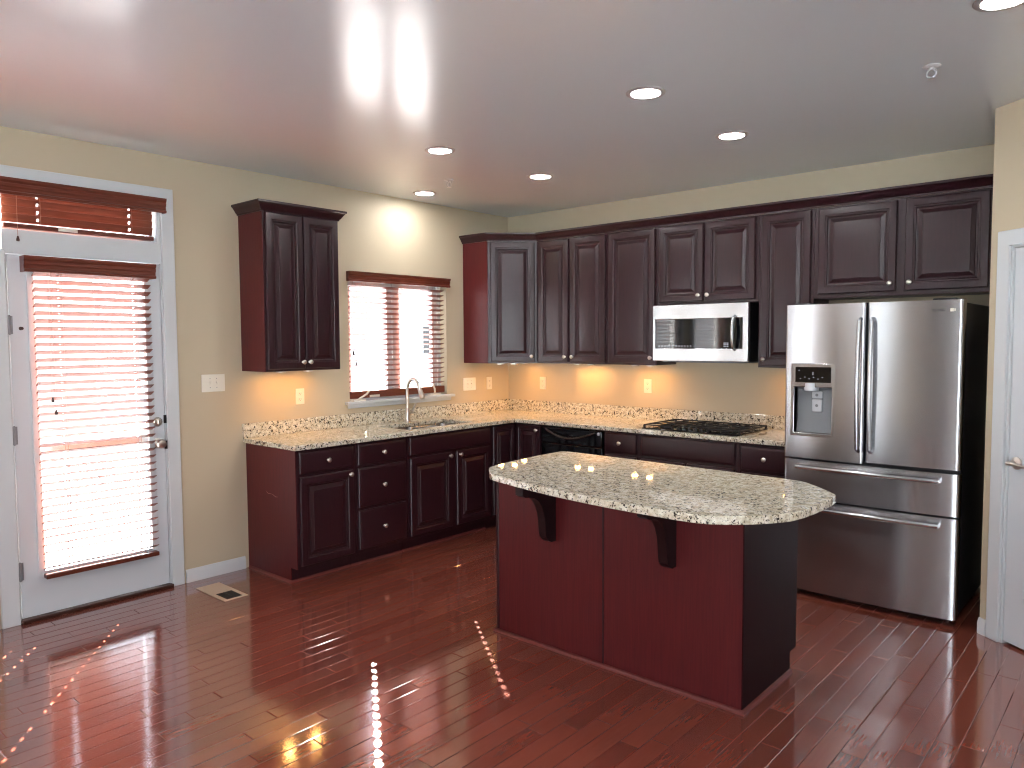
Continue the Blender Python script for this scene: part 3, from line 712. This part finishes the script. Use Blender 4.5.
ck = thing('gas_cooktop', 'black five-burner gas cooktop with iron grates on the back counter', 'cooktop', (2.24, -0.345, CT1))
bm = new(); box(bm, -0.375, 0.375, -0.262, 0.262, 0.0005, 0.010); obj('base_plate', bm, M['blackgloss'], ck, bevel=0.004)
BUR = [(-0.25, -0.13, 0.036), (-0.25, 0.13, 0.044), (0.0, 0.02, 0.055), (0.25, 0.13, 0.044), (0.22, -0.10, 0.036)]
for x, y, r_ in BUR:
    bm = new(); lathe(bm, [(0, 0.0105), (r_ * 1.25, 0.0105), (r_ * 1.2, 0.018), (r_, 0.020), (r_, 0.021), (r_ * 0.85, 0.0235), (0, 0.024)], (x, y, 0)); obj('burner', bm, M['iron'], ck)
for gx in (-0.25, 0.0, 0.25):
    bm = new(); a, b, c, d = gx - 0.118, gx + 0.118, -0.235 if gx < 0.2 else -0.205, 0.24
    if abs(gx) < 0.1: c = -0.15
    t = 0.004
    for (p, q) in (((a, c), (b, c)), ((a, d), (b, d)), ((a, c), (a, d)), ((b, c), (b, d)), ((gx, c), (gx, d)), ((a, (c + d) / 2), (b, (c + d) / 2)), ((a, c + (d - c) * 0.25), (b, c + (d - c) * 0.25)), ((a, c + (d - c) * 0.75), (b, c + (d - c) * 0.75))):
        box(bm, min(p[0], q[0]) - t, max(p[0], q[0]) + t, min(p[1], q[1]) - t, max(p[1], q[1]) + t, 0.025, 0.034)
    for x in (a, b):
        for y in (c, d): box(bm, x - 0.007, x + 0.007, y - 0.007, y + 0.007, 0.0105, 0.030)
    obj('grate', bm, M['iron'], ck, smooth=0)
for i in range(5):
    bm = new(); lathe(bm, [(0, 0.0105), (0.020, 0.0105), (0.019, 0.024), (0.016, 0.028), (0, 0.028)], (-0.09 + 0.045 * i, -0.215, 0), seg=16); box(bm, -0.0025 - 0.09 + 0.045 * i, 0.0025 - 0.09 + 0.045 * i, -0.230, -0.200, 0.028, 0.033); obj('knob', bm, M['black'], ck)

# ---------------------------------------------------------------- microwave
mw = thing('microwave_oven', 'stainless over-the-range microwave with dark glass door and bowed handle', 'microwave', (1.835, 0, 1.418))
bm = new(); box(bm, 0.002, 0.758, -0.375, -0.004, 0.0, 0.417); obj('body', bm, M['black'], mw, bevel=0.003)
bm = new(); slab(bm, 0.0, 0.760, 0.0, 0.418, [(0.022, 0.718, 0.092, 0.312)], lambda u, v, w: (u, -0.376 - 0.030 * w, v)); obj('front_frame', bm, M['steel2'], mw, smooth=30, bevel=0.003)
bm = new(); box(bm, 0.021, 0.719, -0.398, -0.376, 0.091, 0.313); gl = obj('glass_door', bm, M['blackgloss'], mw)
bm = new(); tube(bm, [(0.662, -0.404, 0.085), (0.662, -0.432, 0.10), (0.662, -0.447, 0.15), (0.662, -0.452, 0.205), (0.662, -0.447, 0.26), (0.662, -0.432, 0.31), (0.662, -0.404, 0.325)], [0.010, 0.012, 0.013, 0.013, 0.013, 0.012, 0.010], 12); obj('handle', bm, M['steel2'], mw)
bm = new()
for i in range(12):
    x = 0.045 + i * 0.024; box(bm, x, x + 0.014, -0.3986, -0.398, 0.104, 0.107); box(bm, x + 0.003, x + 0.011, -0.3986, -0.398, 0.110, 0.116)
obj('button_marks', bm, M['mark'], gl, smooth=0); bm = new()
for i in range(3):
    for j in range(3): box(bm, 0.575 + i * 0.014, 0.583 + i * 0.014, -0.3986, -0.398, 0.105 + j * 0.012, 0.112 + j * 0.012)
obj('keypad', bm, M['mark'], gl, smooth=0)
bm = new(); box(bm, 0.06, 0.70, -0.36, -0.08, -0.012, 0.0); obj('underside_filter', bm, M['grey'], mw)

# ---------------------------------------------------------------- refrigerator
fr = thing('refrigerator', 'stainless French-door refrigerator with water dispenser and two freezer drawers', 'refrigerator', (3.024, 0, 0))
FW = 0.957
bm = new(); box(bm, 0.006, FW - 0.006, -0.77, -0.05, 0.04, 1.770); obj('case', bm, M['fridge_side'], fr, bevel=0.006)
bm = new(); box(bm, 0.02, FW - 0.02, -0.74, -0.70, 0.012, 0.07)
obj('toe_grille', bm, M['black'], fr)
for x, y, h_ in ((0.06, -0.72, 0.012), (FW - 0.06, -0.72, 0.012), (0.06, -0.12, 0.04), (FW - 0.06, -0.12, 0.04)):
    bm = new(); lathe(bm, [(0, 0), (0.022, 0), (0.022, h_), (0, h_)], (x, y, 0), seg=12); obj('foot', bm, M['black'], fr)
for x in (0.10, FW - 0.10):
    bm = new(); box(bm, x - 0.06, x + 0.06, -0.80, -0.66, 1.771, 1.795); obj('hinge_cover', bm, M['black'], fr, bevel=0.005)
def yf(x0, x1, bul=0.020, er=0.018):
    def g(x):
        c = FW / 2; y = -0.835 - bul * (1 - ((x - c) / c) ** 2)
        e = min(x - x0, x1 - x)
        if e < er: y += er - math.sqrt(max(0, er * er - (er - e) ** 2))
        return y
    return g
def curved(name, x0, x1, z0, z1, holes=(), parent=fr):
    g = yf(x0, x1); bm = new()
    eu = [x0 + d for d in (0.001, 0.003, 0.006, 0.010, 0.014, 0.018)] + [x1 - d for d in (0.001, 0.003, 0.006, 0.010, 0.014, 0.018)] + [x0 + (x1 - x0) * k / 24 for k in range(1, 24)]
    slab(bm, x0, x1, z0, z1, holes, lambda u, v, w: (u, (-0.775 if w == 0 else g(u)), v), extra_u=eu)
    return obj(name, bm, M['steel'], parent, smooth=50)
DISP = (0.048, 0.305, 0.992, 1.425)
ld = curved('door', 0.0, 0.470, 0.852, 1.783, [DISP])
rd = curved('door', 0.480, FW, 0.862, 1.783)
md = curved('middle_drawer', 0.0, FW, 0.606, 0.840)
bd = curved('freezer_drawer', 0.0, FW, 0.036, 0.594)
for d_ in (ld, rd):
    hx = 0.445 if d_ is ld else 0.512; bm = new(); y = -0.855
    hp = [(hx, y, 0.925), (hx, y - 0.030, 0.94)] + [(hx, y - 0.034 - 0.022 * math.sin(PI * t), 0.94 + 0.735 * t) for t in [i / 12 for i in range(13)]] + [(hx, y - 0.030, 1.675), (hx, y, 1.69)]
    tube(bm, hp, 0.0125, 12, 1.0); obj('handle', bm, M['steel2'], d_)
for d_, z in ((md, 0.802), (bd, 0.556)):
    bm = new(); x0, x1 = 0.095, FW - 0.088
    tube(bm, [(x0 + (x1 - x0) * t, -0.885 - 0.022 * math.sin(PI * t), z) for t in [i / 16 for i in range(17)]], 0.0135, 12)
    for x in (x0 + 0.03, x1 - 0.03): box(bm, x - 0.032, x + 0.032, -0.890, -0.834, z - 0.012, z + 0.012)
    obj('handle', bm, M['steel2'], d_)
# dispenser
bm = new(); slab(bm, DISP[0] - 0.004, DISP[1] + 0.004, DISP[2] - 0.004, DISP[3] + 0.004, [(DISP[0] + 0.018, DISP[1] - 0.018, DISP[2] + 0.016, 1.285)], lambda u, v, w: (u, -0.80 - 0.052 * w, v))
dp = obj('dispenser_frame', bm, M['steel2'], ld, bevel=0.004, smooth=30)
bm = new(); box(bm, DISP[0] + 0.025, DISP[1] - 0.022, -0.8545, -0.8515, 1.315, 1.408); ds = obj('display', bm, M['blackgloss'], dp)
bm = new()
for i in range(6): box(bm, 0.10 + i * 0.026, 0.108 + i * 0.026, -0.8551, -0.8545, 1.335 + 0.01 * (i % 2), 1.338 + 0.01 * (i % 2))
box(bm, 0.176, 0.18, -0.8551, -0.8545, 1.36, 1.378); box(bm, 0.092, 0.099, -0.8551, -0.8545, 1.384, 1.389)
obj('display_marks', bm, M['mark'], ds, smooth=0)
bm = new(); pr = [(-0.800, 1.29), (-0.783, 1.27), (-0.783, 1.09), (-0.812, 1.004), (-0.7755, 1.004), (-0.7755, 1.29)]
prism(bm, pr, lambda p: (DISP[0] + 0.01, p[0], p[1]), lambda p: (DISP[1] - 0.01, p[0], p[1])); obj('recess', bm, M['grey'], dp)
for x in (DISP[0] + 0.012, DISP[1] - 0.018):
    bm = new(); box(bm, x, x + 0.006, -0.845, -0.777, 1.0, 1.29); obj('recess_side', bm, M['black'], dp)
bm = new(); lathe(bm, [(0, 0), (0.042, 0), (0.042, 0.045), (0, 0.045)], (0.160, -0.822, 1.265)); obj('spout_housing', bm, M['ltgrey'], dp)
for z0, z1 in ((1.215, 1.258), (1.135, 1.21)):
    bm = new(); box(bm, 0.155, 0.215, -0.802, -0.784, z0, z1); pd = obj('paddle', bm, M['ltgrey'], dp, bevel=0.006)
    bm = new(); lathe(bm, [(0, 0), (0.009, 0), (0.009, 0.0006), (0, 0.0006)], (0.185, -0.802, (z0 + z1) / 2), (0, -1, 0)); obj('paddle_mark', bm, M['grey'], pd)
bm = new(); box(bm, DISP[0] + 0.02, DISP[1] - 0.02, -0.845, -0.777, 1.0, 1.008); obj('drip_tray', bm, M['black'], dp)
# badge lettering on the right door
cu = bpy.data.curves.new('badge_text', 'FONT'); cu.body = 'SAMSUNG'; cu.size = 0.020; cu.extrude = 0.0006
to = bpy.data.objects.new('badge_text', cu); COL.objects.link(to)
bpy.context.view_layer.update()
me = bpy.data.meshes.new_from_object(to.evaluated_get(bpy.context.evaluated_depsgraph_get()))
bpy.data.objects.remove(to); me.materials.append(M['darkmark'])
bo = bpy.data.objects.new('brand_lettering', me); COL.objects.link(bo); bo.parent = rd
bo.location = (0.775, yf(0.48, FW)(0.82) - 0.0016, 1.722); bo.rotation_euler = (PI / 2, 0, R(2.5))
bm = new(); box(bm, 0.892, 0.908, yf(0.48, FW)(0.90) - 0.002, yf(0.48, FW)(0.90) + 0.004, 1.720, 1.738); box(bm, 0.911, 0.917, yf(0.48, FW)(0.91) - 0.002, yf(0.48, FW)(0.91) + 0.004, 1.722, 1.736); obj('badge_emblem', bm, M['plate'], rd, smooth=0)

# ---------------------------------------------------------------- island
isl = thing('kitchen_island', 'dark cherry kitchen island base with flat panels and two corbels', 'island', (2.105, -2.485, 0))
IW, ID = 1.40, 0.60
bm = new(); prism(bm, [(0.012, 0), (ID - 0.075, 0), (ID - 0.075, 0.10), (ID, 0.10), (ID, BT + 0.002), (0.012, BT + 0.002)], lambda p: (0.006, p[0], p[1]), lambda p: (IW - 0.006, p[0], p[1])); obj('carcass', bm, M['espresso'], isl, smooth=0)
SEAM = 0.694
for a, b in ((0.018, SEAM - 0.004), (SEAM + 0.004, IW - 0.004)):
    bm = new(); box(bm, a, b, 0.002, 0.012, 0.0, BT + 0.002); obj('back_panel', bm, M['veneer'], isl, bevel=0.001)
bm = new(); box(bm, SEAM - 0.0039, SEAM + 0.0039, -0.001, 0.012, 0.0, BT + 0.002); obj('seam_strip', bm, M['espresso'], isl)
bm = new(); box(bm, 0.0, 0.0175, -0.001, 0.016, 0.0, BT + 0.002); obj('corner_trim', bm, M['espresso'], isl, bevel=0.002)
bm = new(); prism(bm, [(0.002, 0), (ID - 0.075, 0), (ID - 0.075, 0.10), (ID, 0.10), (ID, BT + 0.002), (0.002, BT + 0.002)], lambda p: (IW - 0.006, p[0], p[1]), lambda p: (IW, p[0], p[1])); obj('end_panel', bm, M['shadepanel'], isl, smooth=0, label='flat end panel with shade darkened into its colour')
bm = new(); qr = [(0, 0), (0.014, 0), (0.013, 0.008), (0.008, 0.015), (0, 0.018)]
sweep(bm, qr, [(0.0, 0.30), (0.0, -0.001), (IW, -0.001), (IW, ID - 0.072)], 0.0); obj('shoe_moulding', bm, M['shoe'], isl)
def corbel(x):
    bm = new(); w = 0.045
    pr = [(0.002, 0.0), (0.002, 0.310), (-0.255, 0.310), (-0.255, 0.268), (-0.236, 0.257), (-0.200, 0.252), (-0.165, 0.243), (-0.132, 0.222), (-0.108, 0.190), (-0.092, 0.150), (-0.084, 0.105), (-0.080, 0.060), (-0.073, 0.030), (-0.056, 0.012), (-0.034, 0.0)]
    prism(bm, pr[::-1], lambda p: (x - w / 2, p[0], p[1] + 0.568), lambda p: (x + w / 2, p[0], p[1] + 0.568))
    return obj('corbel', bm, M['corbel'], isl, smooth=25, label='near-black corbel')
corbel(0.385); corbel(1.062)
for x0, x1 in ((0.02, 0.45), (0.47, 0.92), (0.94, 1.38)):
    bm = new(); rings_panel(bm, x0, x1, 0.12, 0.86, 0, RAISED(0.06)); d_ = obj('door', bm, M['espresso'], isl, smooth=20); d_.rotation_euler = (0, 0, PI); d_.location = (IW, ID + 0.0005, 0)

out = [(2.285, -2.715), (2.258, -2.698), (2.160, -2.600), (2.136, -2.565), (2.104, -2.40), (2.086, -2.15), (2.086, -1.93), (2.098, -1.885), (2.145, -1.862), (2.62, -1.880), (3.44, -1.915), (3.53, -1.928), (3.585, -1.960), (3.745, -2.118), (3.772, -2.175), (3.775, -2.37), (3.758, -2.58), (3.705, -2.68), (3.63, -2.77), (3.545, -2.84), (3.45, -2.868), (3.25, -2.868), (3.03, -2.858), (2.80, -2.830), (2.56, -2.785), (2.34, -2.728)]
def smooth_loop(p, it=2):
    for _ in range(it):
        q = []
        for a, b in zip(p, p[1:] + p[:1]):
            q.append((a[0] * 0.75 + b[0] * 0.25, a[1] * 0.75 + b[1] * 0.25)); q.append((a[0] * 0.25 + b[0] * 0.75, a[1] * 0.25 + b[1] * 0.75))
        p = q
    return p
out = smooth_loop(out, 1)
bm = new(); prism(bm, out, lambda p: (p[0], p[1], CT0), lambda p: (p[0], p[1], CT1))
it = obj('island_worktop', bm, M['granite'], bevel=0.004, smooth=35)
tag(it, 'speckled granite slab with clipped corners on top of the island', 'countertop')

# ---------------------------------------------------------------- pantry door
RT = Matrix(((DD[0], -DN[0], 0, DC[0]), (DD[1], -DN[1], 0, DC[1]), (0, 0, 1, 0), (0, 0, 0, 1)))   # local x along the wall, -y into the room
def place(o): o.matrix_world = RT; return o
bm = new(); slab(bm, P0 - 0.068, P1 + 0.068, 0.0, 2.118, [(P0 + 0.005, P1 - 0.005, -1, 2.04)], lambda u, v, w: (u, -0.018 * w, v)); place(structure('trim_5', bm, M['white'], smooth=30, bevel=0.004))
bm = new(); slab(bm, P0, P1, 0.0, 2.045, [(P0 + 0.016, P1 - 0.016, -1, 2.029)], lambda u, v, w: (u, 0.10 - 0.1005 * w, v)); place(structure('trim_6', bm, M['white'], smooth=0))
bm = new(); PX0, PX1 = P0 + 0.019, P1 - 0.019; PW = PX1 - PX0
pan = []
for a, b in ((0.11, PW / 2 - 0.04), (PW / 2 + 0.04, PW - 0.11)):
    for c, d in ((0.24, 0.80), (0.96, 1.58), (1.68, 1.92)): pan.append((PX0 + a, PX0 + b, c, d))
slab(bm, PX0, PX1, 0.015, 2.026, pan, lambda u, v, w: (u, 0.045 - 0.035 * w, v))
pd = place(structure('door_2', bm, M['door_white'], smooth=30))
for (a, b, c, d) in pan:
    bm = new(); rings_panel(bm, a, b, c, d, 0.040, [(0, 0), (0, 0.018), (0.012, 0.020), (0.035, 0.026), (0.04, 0.0265)]); obj('raised_panel', bm, M['door_white'], pd, smooth=20)
bm = new(); lx = PX0 + 0.048
lathe(bm, [(0, 0), (0.032, 0), (0.032, 0.006), (0.02, 0.012), (0.011, 0.016), (0.011, 0.045), (0, 0.046)], (lx, 0.0098, 0.945), (0, -1, 0))
tube(bm, [(lx, -0.035, 0.945), (lx - 0.01, -0.038, 0.945), (lx + 0.03, -0.040, 0.946), (lx + 0.075, -0.038, 0.940), (lx + 0.11, -0.034, 0.943)], [0.009, 0.010, 0.009, 0.008, 0.007], 12)
obj('lever_handle', bm, M['nickel'], pd)

# ---------------------------------------------------------------- ceiling fittings
cans = [(1.371, -2.175, 'recessed ceiling light just below the bright window reflection on the ceiling'), (0.30, -1.335, 'small recessed ceiling light close to the wall above the sink window'),
        (1.364, -1.18, 'recessed ceiling light in the back row in front of the corner cabinets'), (2.883, -2.254, 'recessed ceiling light directly above the island worktop'),
        (2.862, -1.268, 'recessed ceiling light in front of the tall narrow wall cabinet'), (4.33, -2.27, 'recessed ceiling light cut by the top right edge of the photo')]
proto = None
for x, y, lab in cans:
    if proto is None:
        proto = thing('recessed_light', lab, 'ceiling light', (x, y, H), 0, 'recessed ceiling lights')
        bm = new(); lathe(bm, [(0.070, -0.004), (0.072, -0.006), (0.092, -0.004), (0.095, 0.0), (0.068, 0.0), (0.068, -0.003), (0.070, -0.004)], (0, 0, 0), seg=36, caps=False); obj('trim_ring', bm, M['cantrim'], proto)
        bm = new(); lathe(bm, [(0, -0.0035), (0.05, -0.0033), (0.070, -0.0025), (0.070, -0.0005), (0, -0.0005)], (0, 0, 0), seg=36); obj('lens', bm, M['can'], proto)
    else:
        c = copy_tree(proto); c.location = (x, y, H); c['label'] = lab
for x, y, lab in ((2.87, -4.4, 'added recessed fill light between the island and the viewer'), (4.33, -4.4, 'added recessed fill light just in front of the viewer'),
                  (1.371, -7.0, 'added recessed fill light at the rear left behind the viewer'), (4.33, -7.0, 'added recessed fill light at the rear right behind the viewer')):
    c = copy_tree(proto); c.location = (x, y, H); c['label'] = lab  # unseen extra lights added to fill the room
def sprinkler(x, y, lab):
    r_ = thing('fire_sprinkler', lab, 'sprinkler', (x, y, H), 0, 'ceiling fire sprinklers')
    bm = new(); lathe(bm, [(0, 0), (0.036, 0), (0.036, -0.003), (0.018, -0.010), (0.014, -0.006), (0, -0.006)], (0, 0, 0)); obj('escutcheon', bm, M['white'], r_)
    bm = new(); lathe(bm, [(0, -0.006), (0.010, -0.006), (0.010, -0.018), (0, -0.018)], (0, 0, 0), seg=12)
    for s in (-1, 1): tube(bm, [(s * 0.008, 0, -0.016), (s * 0.017, 0, -0.026), (s * 0.017, 0, -0.040), (s * 0.004, 0, -0.052)], 0.0032, 8)
    obj('frame_arms', bm, M['white'], r_)
    bm = new(); lathe(bm, [(0, -0.050), (0.015, -0.052), (0.017, -0.055), (0, -0.055)], (0, 0, 0), seg=14); obj('deflector', bm, M['white'], r_)
sprinkler(3.99, -1.725, 'white fire sprinkler head on the ceiling near the pantry corner')
sprinkler(0.80, -1.546, 'small fire sprinkler head on the ceiling between the two lights nearest the sink window')

# ---------------------------------------------------------------- outlets, switches, floor vent
def outlet(lab, loc, rz):
    r_ = thing('wall_outlet', lab, 'outlet', loc, rz, 'white wall outlets')
    bm = new(); box(bm, -0.036, 0.036, -0.006, -0.0005, -0.058, 0.058); pl = obj('cover_plate', bm, M['plate'], r_, bevel=0.002)
    for z in (-0.021, 0.021):
        bm = new(); box(bm, -0.016, 0.016, -0.008, -0.006, z - 0.014, z + 0.014); s = obj('socket', bm, M['plate'], r_, bevel=0.003)
        bm = new()
        for x in (-0.006, 0.006): box(bm, x - 0.0012, x + 0.0012, -0.0084, -0.008, z - 0.002, z + 0.007)
        box(bm, -0.002, 0.002, -0.0084, -0.008, z - 0.010, z - 0.006); obj('slots', bm, M['slot'], s, smooth=0)
def switch(lab, loc, rz, n):
    r_ = thing('light_switch', lab, 'light switch', loc, rz, 'white light switches'); w = 0.035 + 0.023 * n
    bm = new(); box(bm, -w, w, -0.006, -0.0005, -0.058, 0.058); obj('cover_plate', bm, M['plate'], r_, bevel=0.002)
    for i in range(n):
        x = (i - (n - 1) / 2) * 0.046
        bm = new(); box(bm, x - 0.005, x + 0.005, -0.016, -0.006, -0.003, 0.012); obj('toggle', bm, M['plate'], r_, bevel=0.002)
        bm = new()
        for z in (-0.03, 0.03): lathe(bm, [(0, 0), (0.003, 0), (0.002, 0.001), (0, 0.001)], (x, -0.006, z), (0, -1, 0), 8)
        obj('screws', bm, M['grey'], r_)
outlet('white duplex outlet on the left wall below the two-door wall cabinet', (0, -2.324, 1.175), PI / 2)
outlet('white duplex outlet on the left wall nearest the room corner', (0, -0.279, 1.178), PI / 2)
outlet('white duplex outlet on the back wall below the corner and two-door cabinets', (0.43, 0, 1.18), 0)
outlet('white duplex outlet on the back wall left of the cooktop', (1.553, 0, 1.193), 0)
switch('white double switch plate on the left wall beside the exterior door', (0, -2.986, 1.305), PI / 2, 2)
switch('white double switch plate on the left wall right of the sink window', (0, -0.545, 1.182), PI / 2, 2)
vt = thing('floor_vent', 'almond floor register set in the floor beside the exterior door', 'floor vent', (0.36, -3.15, 0.0), 0)
bm = new(); slab(bm, -0.185, 0.185, -0.078, 0.078, [(0.02, 0.165, -0.052, 0.052)], lambda u, v, w: (u, v, 0.0005 + 0.006 * w)); obj('frame', bm, M['vent'], vt, bevel=0.002, smooth=30)
bm = new(); box(bm, 0.02, 0.165, -0.052, 0.052, 0.0004, 0.0012); obj('duct_shadow_plate', bm, M['slot'], vt)
bm = new()
for i in range(11): box(bm, 0.024 + i * 0.013, 0.027 + i * 0.013, -0.052, 0.052, 0.001, 0.0055)
box(bm, 0.02, 0.165, -0.002, 0.002, 0.001, 0.0055); obj('grille', bm, M['slot'], vt, smooth=0)

# ---------------------------------------------------------------- outdoors
bm = new(); box(bm, -40, -6.0, -40, 40, -0.35, -0.25); box(bm, -6.0, 40, -40, ROOM_Y - 0.2, -0.35, -0.25); box(bm, 7.4, 40, ROOM_Y - 0.2, 40, -0.35, -0.25)
structure('ground', bm, M['concrete'], smooth=0)
bm = new(); box(bm, -6.0, -0.2, ROOM_Y - 0.2, 6.0, -0.35, -0.2)
structure('added_deck', bm, M['added_deck'], smooth=0)  # dark ground added to cut the glare behind the blind slats
nb = thing('neighbouring_house', 'red brick house outside beyond the exterior door', 'house', (-11, -6, -0.25))
bm = new(); slab(bm, -6.0, 6.2, 0, 5.6, [(-4, -3, 1, 2.6), (-1, 0, 1, 2.6), (3.0, 4.0, 1, 2.6), (-4, -3, 3.6, 5), (-1, 0, 3.6, 5), (3.0, 4.0, 3.6, 5)], lambda u, v, w: (-3 + 3 * w, u, v)); obj('walls', bm, M['brick'], nb, smooth=0)
bm = new(); prism(bm, [(-3.3, 5.6), (0.3, 5.6), (-1.5, 6.6)], lambda p: (p[0], -6.2, p[1]), lambda p: (p[0], 6.4, p[1])); obj('roof', bm, M['shingle'], nb, smooth=0)
for y in (-3.5, -0.5, 3.5):
    for z in (1.8, 4.3):
        bm = new(); slab(bm, y - 0.52, y + 0.52, z - 0.82 if z < 3 else z - 0.72, z + 0.82 if z < 3 else z + 0.72, [(y - 0.44, y + 0.44, z - 0.62, z - 0.03), (y - 0.44, y + 0.44, z + 0.03, z + 0.62)], lambda u, v, w: (-0.04 + 0.06 * w, u, v)); f_ = obj('window', bm, M['white'], nb, smooth=0)
        bm = new(); box(bm, -0.02, -0.01, y - 0.46, y + 0.46, z - 0.66, z + 0.66); obj('pane', bm, M['blackgloss'], f_)
ph = thing('added_house', 'pale sided house added beyond the sink window to dim the sky', 'house', (-22, 17, -0.25))  # added to dim the sky behind the sink blind
bm = new(); slab(bm, -9.5, 10.0, 0, 5.2, [(-3.6, -2.6, 1.2, 2.6), (1.6, 2.6, 1.2, 2.6)], lambda u, v, w: (-3 + 3 * w, u, v)); obj('walls', bm, M['siding'], ph, smooth=0)
bm = new(); prism(bm, [(-3.3, 5.2), (0.3, 5.2), (-1.5, 6.2)], lambda p: (p[0], -9.7, p[1]), lambda p: (p[0], 10.2, p[1])); obj('roof', bm, M['shingle'], ph, smooth=0)
for y in (-3.1, 2.1):
    bm = new(); slab(bm, y - 0.52, y + 0.52, 1.18, 2.62, [(y - 0.44, y + 0.44, 1.26, 1.86), (y - 0.44, y + 0.44, 1.94, 2.54)], lambda u, v, w: (-0.04 + 0.06 * w, u, v)); f_ = obj('window', bm, M['white'], ph, smooth=0)
    bm = new(); box(bm, -0.02, -0.01, y - 0.46, y + 0.46, 1.22, 2.58); obj('pane', bm, M['blackgloss'], f_)
